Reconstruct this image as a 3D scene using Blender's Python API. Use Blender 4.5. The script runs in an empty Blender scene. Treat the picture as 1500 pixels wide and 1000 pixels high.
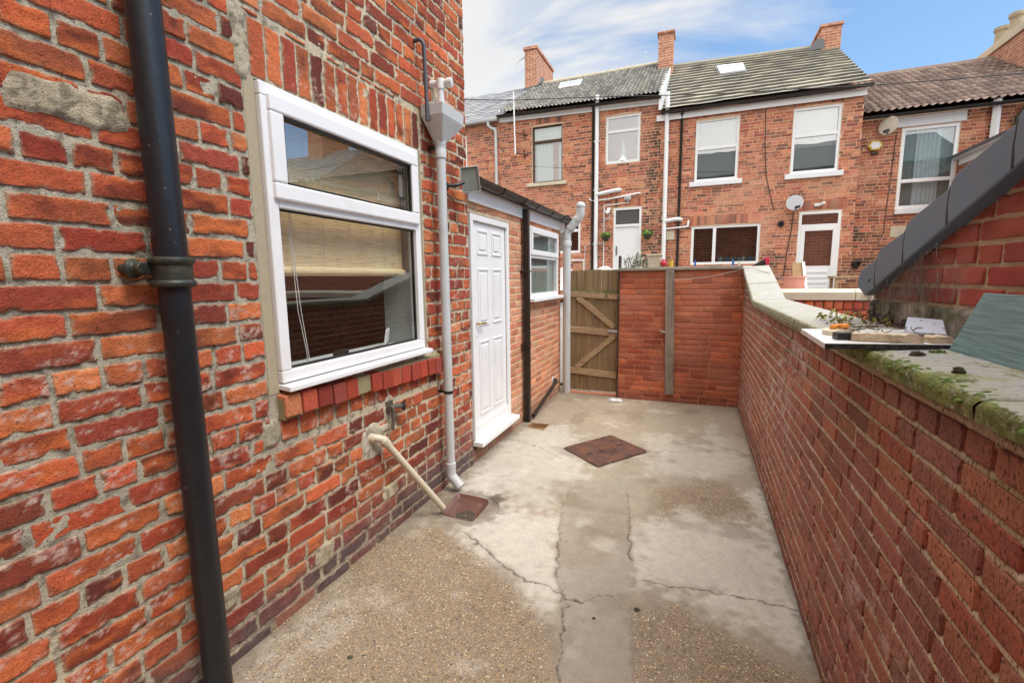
import bpy, math, random
import numpy as np
from mathutils import Vector, Matrix
random.seed(7); RNG = np.random.default_rng(11)
S = bpy.context.scene
COL = S.collection
# ------------------------------------------------------------------ helpers
def lin(r, g, b):
    f = lambda c: (c/255/12.92) if c/255 <= .04045 else ((c/255+.055)/1.055)**2.4
    return np.array([f(r), f(g), f(b)])
def hsh(i, j, k, s=0):
    n = (i.astype(np.int64)*374761393 + j.astype(np.int64)*668265263 + k.astype(np.int64)*1274126177 + s*982451653) & 0xffffffff
    n = ((n ^ (n >> 13))*1274126177) & 0xffffffff
    n = ((n ^ (n >> 16))*2246822519) & 0xffffffff
    return ((n ^ (n >> 15)) & 0xffffff)/float(0xffffff)
def vn(x, y, z=0., s=0):
    x, y, z = np.broadcast_arrays(np.asarray(x, float), np.asarray(y, float), np.asarray(z, float))
    i, j, k = np.floor(x), np.floor(y), np.floor(z)
    fx, fy, fz = x-i, y-j, z-k
    fx = fx*fx*(3-2*fx); fy = fy*fy*(3-2*fy); fz = fz*fz*(3-2*fz)
    r = 0
    for a in (0, 1):
        for b in (0, 1):
            for c in (0, 1):
                w = (fx if a else 1-fx)*(fy if b else 1-fy)*(fz if c else 1-fz)
                r = r + w*hsh(i+a, j+b, k+c, s)
    return r
def fbm(x, y, z=0., o=3, s=0):
    r = 0; a = .5; t = 0
    for q in range(o):
        r = r + a*vn(np.asarray(x)*2**q, np.asarray(y)*2**q, np.asarray(z)*2**q, s+q*17); t += a; a *= .55
    return r/t
def sm(a, b, x):
    t = np.clip((x-a)/(b-a), 0, 1); return t*t*(3-2*t)
def mixc(c, d, f):
    return c*(1-f[..., None]) + np.asarray(d)*f[..., None]

def np_mesh(name, V, F, col=None, smooth=False):
    me = bpy.data.meshes.new(name)
    V = np.asarray(V, np.float32); F = np.asarray(F, np.int32)
    me.vertices.add(len(V)); me.vertices.foreach_set('co', V.ravel())
    k = F.shape[1]
    me.loops.add(F.size); me.loops.foreach_set('vertex_index', F.ravel())
    me.polygons.add(len(F)); me.polygons.foreach_set('loop_start', np.arange(0, F.size, k, dtype=np.int32))
    me.polygons.foreach_set('loop_total', np.full(len(F), k, np.int32))
    me.polygons.foreach_set('use_smooth', np.full(len(F), smooth))
    me.update(calc_edges=True); me.validate()
    if col is not None:
        a = me.color_attributes.new('Col', 'FLOAT_COLOR', 'POINT')
        c = np.ones((len(V), 4), np.float32); c[:, :col.shape[1]] = col
        a.data.foreach_set('color', c.ravel())
    return me
def link(name, me, mat, parent=None):
    o = bpy.data.objects.new(name, me); COL.objects.link(o)
    if mat is not None:
        for m in (mat if isinstance(mat, (list, tuple)) else [mat]): me.materials.append(m)
    if parent is not None:
        off = parent.location.copy() if parent.parent is None else Vector((0, 0, 0))
        o.parent = parent; o.matrix_parent_inverse = Matrix.Translation(-off)
    return o
def tag(o, label=None, cat=None, group=None, kind=None):
    if label: o['label'] = label
    if cat: o['category'] = cat
    if group: o['group'] = group
    if kind: o['kind'] = kind
    return o
def T(name, label, cat, loc=(0, 0, 0), group=None):
    o = bpy.data.objects.new(name, None); COL.objects.link(o); o.location = loc
    o.empty_display_size = .1
    return tag(o, label, cat, group)
def copy_tree(o, delta=(0, 0, 0), label=None, par=None):
    c = o.copy(); COL.objects.link(c)
    if par is None:
        c.location = Vector(o.location) + Vector(delta)
        if label: c['label'] = label
    else: c.parent = par
    for ch in list(o.children): copy_tree(ch, par=c)
    return c

class MB:
    def __init__(s): s.v = []; s.f = []; s.c = []; s.col = None
    def add(s, vs, fs):
        b = len(s.v); s.v += [tuple(map(float, p)) for p in vs]
        s.f += [tuple(b+i for i in f) for f in fs]
        s.c += [s.col if s.col is not None else (1, 1, 1)]*len(vs)
        return s
    def box(s, x0, y0, z0, x1, y1, z1):
        x0, x1 = min(x0, x1), max(x0, x1); y0, y1 = min(y0, y1), max(y0, y1); z0, z1 = min(z0, z1), max(z0, z1)
        return s.add([(x0,y0,z0),(x1,y0,z0),(x1,y1,z0),(x0,y1,z0),(x0,y0,z1),(x1,y0,z1),(x1,y1,z1),(x0,y1,z1)],
                     [(0,3,2,1),(4,5,6,7),(0,1,5,4),(1,2,6,5),(2,3,7,6),(3,0,4,7)])
    def hexa(s, bot, top):
        return s.add(list(bot)+list(top), [(3,2,1,0),(4,5,6,7),(0,1,5,4),(1,2,6,5),(2,3,7,6),(3,0,4,7)])
    def obox(s, c, ax, ay, az):
        c, ax, ay, az = map(Vector, (c, ax, ay, az))
        b = [c-ax-ay-az, c+ax-ay-az, c+ax+ay-az, c-ax+ay-az]; t = [p+az*2 for p in b]
        return s.hexa(b, t)
    def bar(s, a, b, w, d, up=(0, 0, 1)):
        a, b = Vector(a), Vector(b); t = (b-a); u = Vector(up); sd = t.cross(u).normalized(); u = sd.cross(t).normalized()
        return s.obox((a+b)/2, t/2, sd*w/2, u*d/2)
    def extr(s, poly, vec):
        n = len(poly); vec = Vector(vec)
        vs = [Vector(p) for p in poly] + [Vector(p)+vec for p in poly]
        fs = [tuple(range(n-1, -1, -1)), tuple(range(n, 2*n))] + [(i, (i+1) % n, n+(i+1) % n, n+i) for i in range(n)]
        return s.add(vs, fs)
    def tube(s, pts, r, n=14, caps=True):
        pts = [Vector(p) for p in pts]; rs = r if isinstance(r, (list, tuple)) else [r]*len(pts)
        t0 = (pts[1]-pts[0]).normalized()
        up = Vector((0, 0, 1)) if abs(t0.z) < .9 else Vector((0, 1, 0))
        a = t0.cross(up).normalized(); rings = []
        for i, p in enumerate(pts):
            t = ((pts[min(i+1, len(pts)-1)]-p).normalized() + (p-pts[max(i-1, 0)]).normalized())
            t = t.normalized() if t.length > 1e-6 else t0
            a = (a - t*a.dot(t)).normalized(); b = t.cross(a)
            k = 1.0
            if 0 < i < len(pts)-1:
                c = (pts[i+1]-p).normalized().dot((p-pts[i-1]).normalized()); k = 1/max(.5, math.sqrt((1+c)/2))
            rings.append([p+(a*math.cos(q)+b*math.sin(q))*rs[i]*(1+(k-1)*.5) for q in [2*math.pi*j/n for j in range(n)]])
        vs = [p for rg in rings for p in rg]; fs = []
        for i in range(len(pts)-1):
            for j in range(n):
                fs.append((i*n+j, i*n+(j+1) % n, (i+1)*n+(j+1) % n, (i+1)*n+j))
        if caps: fs += [tuple(range(n-1, -1, -1)), tuple((len(pts)-1)*n+j for j in range(n))]
        return s.add(vs, fs)
    def lathe(s, prof, c, axis=(0, 0, 1), n=24):
        ax = Vector(axis).normalized(); u = ax.orthogonal().normalized(); w = ax.cross(u); c = Vector(c)
        vs = []; fs = []
        for (r, z) in prof:
            for j in range(n):
                q = 2*math.pi*j/n; vs.append(c+ax*z+(u*math.cos(q)+w*math.sin(q))*r)
        for i in range(len(prof)-1):
            for j in range(n): fs.append((i*n+j, i*n+(j+1) % n, (i+1)*n+(j+1) % n, (i+1)*n+j))
        if prof[0][0] > 1e-5: fs.append(tuple(range(n-1, -1, -1)))
        if prof[-1][0] > 1e-5: fs.append(tuple((len(prof)-1)*n+j for j in range(n)))
        return s.add(vs, fs)
    def frame(s, a, U, V, N, w, h, t, d):
        """rectangular ring: origin a (corner), unit U/V, outward N, width w, height h, bar t, depth d"""
        a, U, V, N = map(Vector, (a, U, V, N))
        def bx(u0, v0, u1, v1):
            p = [a+U*u+V*v for u, v in ((u0, v0), (u1, v0), (u1, v1), (u0, v1))]
            s.extr(p, N*d)
        bx(0, 0, w, t); bx(0, h-t, w, h); bx(0, t, t, h-t); bx(w-t, t, w, h-t); return s
    def build(s, name, mat, parent=None, smooth=None, bevel=0, seg=2):
        me = bpy.data.meshes.new(name); me.from_pydata(s.v, [], s.f); me.update()
        if s.col is not None:
            a = me.color_attributes.new('Col', 'FLOAT_COLOR', 'POINT')
            a.data.foreach_set('color', np.array([list(c)[:3]+[1] for c in s.c], np.float32).ravel())
        import bmesh
        bm = bmesh.new(); bm.from_mesh(me); bmesh.ops.recalc_face_normals(bm, faces=bm.faces); bm.to_mesh(me); bm.free()
        if smooth:
            for p in me.polygons: p.use_smooth = True
            me.set_sharp_from_angle(angle=math.radians(smooth if smooth > 1 else 40))
        o = link(name, me, mat, parent)
        if bevel:
            m = o.modifiers.new('bevel', 'BEVEL'); m.width = bevel; m.segments = seg; m.limit_method = 'ANGLE'; m.angle_limit = math.radians(40)
        return o
def arc(c, r, a0, a1, u, v, n=6):
    c, u, v = map(Vector, (c, u, v))
    return [c+u*r*math.cos(a0+(a1-a0)*i/n)+v*r*math.sin(a0+(a1-a0)*i/n) for i in range(n+1)]

# ------------------------------------------------------------------ materials
class NT:
    def __init__(s, m): s.nt = m.node_tree; s.n = s.nt.nodes; s.l = s.nt.links
    def new(s, t, **k):
        x = s.n.new(t)
        for a, b in k.items(): setattr(x, a, b)
        return x
    def put(s, i, v):
        if hasattr(v, 'is_linked') or isinstance(v, bpy.types.NodeSocket): s.l.new(v, i)
        else: i.default_value = v
    def math(s, op, a, b=0., clamp=False):
        x = s.new('ShaderNodeMath', operation=op, use_clamp=clamp); s.put(x.inputs[0], a); s.put(x.inputs[1], b); return x.outputs[0]
    def noise(s, vec, scale, detail=3, rough=.55, dist=0.):
        x = s.new('ShaderNodeTexNoise'); s.put(x.inputs['Vector'], vec); x.inputs['Scale'].default_value = scale
        x.inputs['Detail'].default_value = detail; x.inputs['Roughness'].default_value = rough; x.inputs['Distortion'].default_value = dist
        return x.outputs['Fac']
    def ramp(s, f, *st):
        x = s.new('ShaderNodeValToRGB'); s.put(x.inputs[0], f); e = x.color_ramp.elements
        while len(e) < len(st): e.new(.5)
        for q, (p, c) in zip(e, st):
            q.position = p; q.color = (*(c if hasattr(c, '__len__') else (c, c, c)), 1)[:4]
        return x.outputs[0]
    def mix(s, f, a, b, mode='MIX'):
        x = s.new('ShaderNodeMix', data_type='RGBA', blend_type=mode)
        s.put(x.inputs[0], f)
        for i, v in ((6, a), (7, b)):
            s.put(x.inputs[i], v if isinstance(v, bpy.types.NodeSocket) else (*v[:3], 1))
        return x.outputs[2]
    def bump(s, h, strength=.3, dist=.01, nrm=None):
        x = s.new('ShaderNodeBump'); s.put(x.inputs['Height'], h); x.inputs['Strength'].default_value = strength; x.inputs['Distance'].default_value = dist
        if nrm is not None: s.l.new(nrm, x.inputs['Normal'])
        return x.outputs[0]
def newmat(name):
    m = bpy.data.materials.new(name); m.use_nodes = True
    t = NT(m); b = t.n['Principled BSDF']; return m, t, b
def objco(t): return t.new('ShaderNodeTexCoord').outputs['Object']
MATS = {}
def paint(name, rgb, rough=.5, metal=0., var=.12, vs=6., bump=.0, bs=80., dirt=None, dirta=.4, ds=3., spec=.5, dthr=(.45, .72)):
    """plain surface: base colour with broad and fine variation, optional dirt colour in noise patches"""
    m, t, b = newmat(name); co = objco(t)
    rgb = tuple(rgb)
    n1 = t.noise(co, vs, 4); n2 = t.noise(co, vs*9, 3)
    f = t.math('MULTIPLY', t.math('ADD', t.math('MULTIPLY', n1, .7), t.math('MULTIPLY', n2, .3)), 1.)
    c = t.mix(f, [x*(1-var) for x in rgb], [min(1, x*(1+var)) for x in rgb])
    if dirt is not None:
        d = t.ramp(t.noise(co, ds, 6, .65), (dthr[0], 0.), (dthr[1], 1.))
        c = t.mix(t.math('MULTIPLY', d, dirta), c, dirt)
    t.put(b.inputs['Base Color'], c)
    t.put(b.inputs['Roughness'], t.math('ADD', t.math('MULTIPLY', n2, .2), rough-.1, True))
    b.inputs['Metallic'].default_value = metal; b.inputs['Specular IOR Level'].default_value = spec
    if bump: t.put(b.inputs['Normal'], t.bump(t.noise(co, bs, 4), bump, .004))
    return m
def attrmat(name, rough=.85, fine=.25, fs=160., bump=.35, bd=.003, spec=.35, speck=None, drag=None):
    m, t, b = newmat(name); co = objco(t)
    if drag:
        mp = t.new('ShaderNodeMapping'); mp.inputs['Scale'].default_value = drag; t.l.new(co, mp.inputs[0]); co = mp.outputs[0]
    a = t.new('ShaderNodeAttribute', attribute_name='Col')
    n = t.noise(co, fs, 4, .65); n2 = t.noise(co, fs*.22, 4, .6)
    k = t.math('ADD', t.math('MULTIPLY', n, fine*1.2), t.math('ADD', t.math('MULTIPLY', n2, fine*.8), 1-fine))
    c = t.mix(1., a.outputs['Color'], (1, 1, 1), 'MULTIPLY')
    x = t.new('ShaderNodeVectorMath', operation='SCALE'); t.l.new(a.outputs['Color'], x.inputs[0]); t.l.new(k, x.inputs['Scale'])
    c = x.outputs[0]
    if speck:
        v = t.ramp(t.noise(co, speck[0], 2, .6), (speck[1], 0.), (speck[1]+.06, 1.))
        c = t.mix(t.math('MULTIPLY', v, speck[3]), c, speck[2])
    t.l.new(c, b.inputs['Base Color']); b.inputs['Roughness'].default_value = rough; b.inputs['Specular IOR Level'].default_value = spec
    t.put(b.inputs['Normal'], t.bump(t.math('ADD', n, t.math('MULTIPLY', n2, 1.2)), bump, bd))
    return m
def glassmat(name, refl=.12, tint=(.85, .9, .88), fres=True, rough=0.):
    m, t, b = newmat(name); t.n.remove(b); out = t.n['Material Output']
    tr = t.new('ShaderNodeBsdfTransparent'); tr.inputs[0].default_value = (*tint, 1)
    gl = t.new('ShaderNodeBsdfGlossy'); gl.inputs['Roughness'].default_value = rough; gl.inputs[0].default_value = (1, 1, 1, 1)
    co = objco(t)
    gl_n = t.bump(t.noise(co, 1.6, 1), .02, .05); t.l.new(gl_n, gl.inputs['Normal'])
    mx = t.new('ShaderNodeMixShader')
    lw = t.new('ShaderNodeLayerWeight'); lw.inputs[0].default_value = .25
    lw.inputs[0].default_value = .5
    t.put(mx.inputs[0], t.math('ADD', t.math('MULTIPLY', t.math('POWER', lw.outputs['Facing'], 4.), .85), refl, True))
    t.l.new(tr.outputs[0], mx.inputs[1]); t.l.new(gl.outputs[0], mx.inputs[2]); t.l.new(mx.outputs[0], out.inputs[0])
    return m
WHITE = lin(236, 238, 242)
M = dict(
 brick_old=attrmat('old_brick', .92, .72, 190, 1.0, .006, speck=(140, .62, lin(52, 24, 18), .7)),
 brick_right=attrmat('rustic_brick', .9, .6, 130, 1.0, .006, speck=(150, .57, lin(48, 26, 24), .75), drag=(1, 1, .42)),
 brick_new=attrmat('smooth_brick', .88, .42, 150, .6, .004),
 brick_far=attrmat('far_brick', .9, .25, 18, .3, .006),
 tiles=attrmat('roof_tile', .85, .3, 30, .4, .006),
 concrete=attrmat('coping_concrete', .9, .3, 120, .5, .004),
 upvc=paint('white_upvc', (.83, .82, .81), .32, var=.03, vs=2, dirt=(.50, .46, .38), dirta=.28, ds=2.5, dthr=(.5, .78)),
 upvc_far=paint('white_far_frame', (.78, .78, .78), .4, var=.03),
 cast=paint('black_cast_iron', (.012, .013, .016), .38, var=.4, vs=9, bump=.25, bs=45, dirt=(.30, .27, .22), dirta=.55, ds=46, dthr=(.66, .72)),
 cast_moss=paint('mossy_cast_iron', (.022, .023, .018), .5, var=.4, vs=12, bump=.4, bs=60, dirt=(.10, .10, .04), dirta=.6, ds=18),
 grey_pipe=paint('grey_plastic_pipe', (.54, .55, .545), .42, var=.05, dirt=(.28, .27, .24), dirta=.25, ds=4),
 white_pipe=paint('white_plastic_pipe', (.72, .72, .72), .45, var=.05, dirt=(.45, .43, .38), dirta=.3, ds=6),
 cream_pipe=paint('cream_plastic_pipe', (.62, .55, .42), .45, var=.08, dirt=(.4, .33, .22), dirta=.35, ds=8),
 black_plastic=paint('black_plastic', (.015, .013, .012), .35, var=.2, dirt=(.1, .08, .06), dirta=.15, ds=8),
 gutter=paint('dark_brown_gutter', (.035, .028, .024), .4, var=.3, dirt=(.14, .12, .08), dirta=.35, ds=7),
 lead=paint('dull_lead', (.10, .10, .11), .55, .4, var=.25),
 brass=paint('aged_brass', (.45, .30, .10), .35, .9, var=.15),
 old_brass=paint('tarnished_brass', (.16, .14, .11), .5, .6, var=.4, dirt=(.3, .3, .28), dirta=.3, ds=40),
 steel=paint('zinc_steel', (.45, .45, .45), .45, .7, var=.2),
 verge=paint('grey_verge_plastic', (.115, .16, .21), .42, var=.06, vs=4, bump=.05, bs=200, dirt=(.17, .18, .18), dirta=.35, ds=5),
 dark=paint('dark_interior', (.03, .03, .03), .9),
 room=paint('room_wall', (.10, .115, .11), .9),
 board_white=paint('white_laminate', (.74, .74, .73), .4, var=.06, dirt=(.35, .3, .22), dirta=.35, ds=9),
 black_edge=paint('black_board_edge', (.012, .012, .012), .6, var=.4, dirt=(.3, .3, .28), dirta=.25, ds=40),
 metal_sheet=paint('dull_white_sheet', (.58, .62, .72), .35, .15, var=.05, dirt=(.2, .18, .16), dirta=.2, ds=30),
 cream_stone=paint('cream_stone', (.60, .53, .40), .85, var=.1, bump=.2, dirt=(.35, .3, .22), dirta=.3, ds=4),
 sill_white=paint('white_painted_stone', (.74, .75, .77), .7, var=.05, dirt=(.45, .44, .42), dirta=.2, ds=4),
 terracotta=paint('salmon_plastic', (.55, .2, .14), .6, var=.2),
 ply=paint('bare_plywood', (.38, .24, .12), .8, var=.3, vs=14),
 pot_cream=paint('cream_pot', (.62, .55, .42), .6, var=.1),
 red=paint('red_plastic', (.5, .03, .06), .4), blue=paint('blue_plastic', (.03, .12, .45), .4), yellow=paint('yellow_plastic', (.65, .45, .06), .45),
 dish=paint('pale_dish', (.48, .48, .52), .5, var=.1, dirt=(.4, .33, .2), dirta=.3, ds=6),
 dish_old=paint('stained_dish', (.52, .47, .38), .55, var=.15, dirt=(.4, .22, .1), dirta=.5, ds=8),
 cable=paint('dark_cable', (.02, .02, .02), .6),
 wire=paint('galvanised_wire', (.3, .3, .3), .5, .5),
 glass=glassmat('window_glass', .13, (.97, .99, .98)),
 glass_far=glassmat('far_window_glass', .20, (.84, .85, .85)),
 glass_top=glassmat('fanlight_glass', .27, (.95, .97, .97)),
 glass_w5=glassmat('curtained_glass', .10, (.90, .95, .97)),
 glass_dark=glassmat('kitchen_glass', .08, (.6, .62, .6)),
 curtain=paint('pale_curtain', (.56, .59, .58), .9, var=.08),
 blindgrey=paint('grey_green_blind', (.16, .20, .18), .9, var=.15, vs=10),
 obscure=paint('obscured_glass', (.30, .40, .36), .12, var=.35, vs=5, bump=.1, bs=60),
 bell=paint('bell_box_yellow', (.6, .42, .06), .5), bell_w=paint('bell_box_white', (.7, .7, .68), .5),
 rustplate=None)
# timber
def timber(name, a, b_, sc=(2, 2, 40), stain=(.1, .08, .05), sa=.35):
    m, t, b = newmat(name); co = objco(t)
    mp = t.new('ShaderNodeMapping'); mp.inputs['Scale'].default_value = sc; t.l.new(co, mp.inputs[0])
    n = t.noise(mp.outputs[0], 1., 6, .6, .6)
    c = t.mix(t.ramp(n, (.3, 0.), (.7, 1.)), a, b_)
    d = t.ramp(t.noise(co, 5, 5, .6), (.5, 0.), (.75, 1.)); c = t.mix(t.math('MULTIPLY', d, sa), c, stain)
    t.put(b.inputs['Base Color'], c); b.inputs['Roughness'].default_value = .85
    t.put(b.inputs['Normal'], t.bump(n, .4, .004)); return m
M['gate_board'] = timber('gate_board', lin(112, 88, 60), lin(154, 128, 94), (30, 30, 1.5), (.12, .08, .04), .35)
M['gate_rail'] = timber('gate_rail', lin(140, 112, 82), lin(188, 160, 126), (2, 30, 30), (.16, .13, .1), .3)
M['grey_post'] = timber('weathered_post', lin(98, 86, 74), lin(160, 146, 130), (40, 40, 1.6), (.07, .06, .05), .5)
M['offcut'] = timber('timber_offcut', lin(170, 146, 112), lin(226, 212, 188), (30, 5, 30), (.07, .06, .03), .55)
# streaked composite slab
def slabmat():
    m, t, b = newmat('grey_green_woodgrain'); co = objco(t)
    mp = t.new('ShaderNodeMapping'); mp.inputs['Scale'].default_value = (120, 6, 150); mp.inputs['Rotation'].default_value = (0, math.radians(0), 0); t.l.new(co, mp.inputs[0])
    n = t.noise(mp.outputs[0], 1., 4, .6, .4)
    t.put(b.inputs['Base Color'], t.mix(t.ramp(n, (.3, 0.), (.72, 1.)), lin(66, 92, 94), lin(112, 140, 138)))
    b.inputs['Roughness'].default_value = .5; t.put(b.inputs['Normal'], t.bump(n, .5, .002)); return m
M['slab'] = slabmat()
def blindmat():
    m, t, b = newmat('bamboo_slats'); co = objco(t)
    sp = t.new('ShaderNodeSeparateXYZ'); t.l.new(co, sp.inputs[0])
    mp = t.new('ShaderNodeMapping'); mp.inputs['Scale'].default_value = (1, 5, 150); t.l.new(co, mp.inputs[0])
    n = t.noise(mp.outputs[0], 1., 3, .6)
    gap = t.ramp(t.math('FRACT', t.math('MULTIPLY', sp.outputs['Z'], 115.)), (.0, .45), (.22, 1.), (.85, 1.), (1., .55))
    c = t.mix(t.ramp(n, (.25, 0.), (.75, 1.)), lin(216, 186, 130), lin(252, 236, 196))
    c = t.mix(1., c, gap, 'MULTIPLY')
    gaps = t.ramp(t.noise(mp.outputs[0], 1.3, 2, .5), (.66, 0.), (.7, 1.)); c = t.mix(t.math('MULTIPLY', gaps, .55), c, (.06, .05, .04))
    t.put(b.inputs['Base Color'], c); b.inputs['Roughness'].default_value = .8
    t.put(b.inputs['Emission Color'], c); b.inputs['Emission Strength'].default_value = 0.0
    t.put(b.inputs['Normal'], t.bump(gap, .5, .003)); return m
M['bamboo'] = blindmat()
def leafmat(name, a, b_):
    m, t, b = newmat(name); co = objco(t)
    t.put(b.inputs['Base Color'], t.mix(t.noise(co, 25, 3), a, b_)); b.inputs['Roughness'].default_value = .6; return m
M['leaf'] = leafmat('bright_leaf', (.06, .16, .02), (.22, .36, .05))
M['leaf_yellow'] = leafmat('weed_leaf', (.16, .20, .03), (.58, .50, .10))
M['leaf_silver'] = leafmat('silver_leaf', (.16, .2, .13), (.5, .52, .42))
M['moss'] = paint('moss', (.10, .16, .025), .95, var=.6, vs=30, bump=1., bs=160, dirt=(.035, .05, .012), dirta=.6, ds=30)
M['moss_dark'] = paint('dry_moss', (.06, .055, .03), .95, var=.6, vs=30, bump=1., bs=160)
M['web'] = paint('dusty_cobweb', (.20, .18, .155), .95, var=.4, vs=20)
M['twig'] = paint('dry_twig', (.09, .05, .03), .9, var=.4, vs=30)

# ------------------------------------------------------------------ brickwork
def subtract(rects, h):
    out = []
    for (a, b, c, d) in rects:
        if h[0] >= c or h[2] <= a or h[1] >= d or h[3] <= b: out.append((a, b, c, d)); continue
        if h[1] > b: out.append((a, b, c, h[1]))
        if h[3] < d: out.append((a, h[3], c, d))
        v0, v1 = max(b, h[1]), min(d, h[3])
        if h[0] > a: out.append((a, v0, h[0], v1))
        if h[2] < c: out.append((h[2], v0, c, v1))
    return out
def layout(u0, v0, u1, v1, course, bl, joint, bond='stretcher', jit=.0, holes=(), seed=0, hdr_top=None):
    R = random.Random(seed); out = []; k = 0; v = v0
    while v < v1-.004:
        top = min(v+course-joint, v1)
        hdr = bond == 'header' or (bond == 'egw' and k % 4 == 3) or (hdr_top is not None and v+course*1.5 > hdr_top)
        L = (bl-joint)/2 if hdr else bl
        u = u0 - (L*.5+joint*.5 if k % 2 else 0) - (R.uniform(0, .06) if jit else 0)
        while u < u1:
            l = L
            if jit and not hdr and R.random() < .13: l = (bl-joint)/2
            l *= 1+R.uniform(-jit, jit)
            a, c = max(u, u0), min(u+l, u1)
            dv = R.uniform(-.003, .003) if jit else 0
            if c-a > .02: 
                rs = [(a, v+dv, c, top+dv)]
                for h in holes: rs = subtract(rs, (h[0]-joint*.5, h[1]-joint*.5, h[2]+joint*.5, h[3]+joint*.5))
                out += [r for r in rs if r[2]-r[0] > .02 and r[3]-r[1] > .018]
            u += l+joint
        v += course; k += 1
    return out
def brick_mesh(name, mat, parent, O, U, V, N, bricks, pal, mort, bounds, holes=(), res=.012, hf=.006, rnd=.012, enoise=.006, esc=35., tilt=.002,
               colf=None, mres=.014, mamp=.003, mcolf=None, mh=0., perp=None, topf=None, extra_h=None, detail=True, hfield=None, wash=.12, tone=(1., 1.12, 1.08), cvar=.10):
    O, U, V, N = (np.array(x, float) for x in (O, U, V, N)); pal = np.array(pal)
    pal = np.clip((pal+(pal @ np.array([.3, .55, .15]))[:, None]*wash)/(1+wash), 0, 1)*np.array(tone)
    flip = np.dot(np.cross(U, V), N) < 0
    VV, FF, CC, base = [], [], [], 0
    pal = np.array(pal); w = RNG.random(len(bricks))
    groups = {}
    for i, b in enumerate(bricks):
        if detail:
            nu, nv = max(1, round((b[2]-b[0]-.013)/res)), max(1, round((b[3]-b[1]-.013)/res))
        else: nu = nv = 0
        groups.setdefault((nu, nv), []).append(i)
    for (nu, nv), ids in groups.items():
        B = np.array([bricks[i][:4] for i in ids]); n = len(B)
        eh = np.array([bricks[i][4] if len(bricks[i]) > 4 else 0. for i in ids])
        pc = pal[RNG.integers(0, len(pal), n)]*(1+RNG.normal(0, cvar, (n, 1)))*(1+RNG.normal(0, .04, (n, 3)))
        sd = RNG.random(n)*97
        if not detail:
            uu = B[:, [0, 2, 2, 0, 0, 2, 2, 0]]; vv = B[:, [1, 1, 3, 3, 1, 1, 3, 3]]
            hh = np.zeros_like(uu); hh[:, :4] = -.004; hh[:, 4:] = hf+eh[:, None]+RNG.normal(0, tilt, (n, 1))
            fc = np.array([[4, 5, 6, 7], [0, 1, 5, 4], [1, 2, 6, 5], [2, 3, 7, 6], [3, 0, 4, 7]])
            c = np.repeat(pc[:, None, :], 8, 1)
            if colf is not None: c = colf(uu, vv, c, sd[:, None], None)
            m = 8
        else:
            W = (B[:, 2]-B[:, 0])[:, None]; H = (B[:, 3]-B[:, 1])[:, None]
            def axis(L, n_):   # grid lines packed against both edges so that arrises stay crisp
                e = .0024/L; f = .0065/L; mid = f+(1-2*f)*np.linspace(0, 1, n_+1)[None]
                return np.concatenate([np.zeros_like(e), e, mid, 1-e, np.ones_like(e)], 1)
            su, sv = axis(W, nu), axis(H, nv); nu += 4; nv += 4
            s = np.repeat(su[:, None, :], nv+1, 1).reshape(n, -1); t = np.repeat(sv[:, :, None], nu+1, 2).reshape(n, -1)
            uu = B[:, 0][:, None]+s*W; vv = B[:, 1][:, None]+t*H
            px = np.abs((s-.5)*W); py = np.abs((t-.5)*H)
            r = .008
            qx, qy = px-(W/2-r), py-(H/2-r)
            d = r-(np.hypot(np.maximum(qx, 0), np.maximum(qy, 0))+np.minimum(np.maximum(qx, qy), 0))
            d = d-enoise*(sm(.42, .85, fbm(uu*esc, vv*esc, sd[:, None], 3))*1.6-.08)-.0003-.004*sm(.62, .8, fbm(uu*90, vv*90, sd[:, None], 2))
            f = 1-(1-np.clip((d+.002)/rnd, 0, 1))**2
            hb = hf+eh[:, None]+(RNG.normal(0, tilt, n)[:, None])+(fbm(uu*22, vv*22, sd[:, None]+5, 3)-.5)*.005*min(1, hf/.005)
            hb = hb+RNG.normal(0, .02, n)[:, None]*(s-.5)*W/.25*.2*min(1, hf/.007)**2
            hh = -.0025+(hb+.0025)*f
            edge = (s < 1e-6)|(s > 1-1e-6)|(t < 1e-6)|(t > 1-1e-6)
            hh = np.where(edge, -.014, hh)
            c = np.repeat(pc[:, None, :], uu.shape[1], 1)
            if colf is not None: c = colf(uu, vv, c, sd[:, None], d)
            ii = np.arange((nu+1)*(nv+1)).reshape(nv+1, nu+1)
            fc = np.stack([ii[:-1, :-1], ii[:-1, 1:], ii[1:, 1:], ii[1:, :-1]], -1).reshape(-1, 4); m = (nu+1)*(nv+1)
        P = O+uu[..., None]*U+vv[..., None]*V+hh[..., None]*N
        F = (fc[None]+(np.arange(n)*m)[:, None, None]).reshape(-1, 4)+base
        VV.append(P.reshape(-1, 3)); FF.append(F); CC.append(np.clip(c, 0.002, 1).reshape(-1, 3)); base += n*m
    # mortar
    u0, v0, u1, v1 = bounds
    nu, nv = max(1, round((u1-u0)/mres)), max(1, round((v1-v0)/mres))
    gu = np.linspace(u0, u1, nu+1); gv = np.linspace(v0, v1, nv+1)
    for h in holes:   # snap the grid lines to the openings
        for g, a in ((gu, h[0]), (gu, h[2]), (gv, h[1]), (gv, h[3])):
            if g[0] < a < g[-1]: g[np.argmin(np.abs(g-a))] = a
    uu, vv = np.meshgrid(gu, gv)
    if topf is not None: vv = np.minimum(vv, topf(uu))
    hh = mh+(fbm(uu*30, vv*30, 3.3, 3)-.5)*2*mamp
    c = np.repeat(np.repeat(np.array(mort)[None, None], uu.shape[0], 0), uu.shape[1], 1)*(.8+.4*fbm(uu*14, vv*14, 8.1, 3))[..., None]
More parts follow.
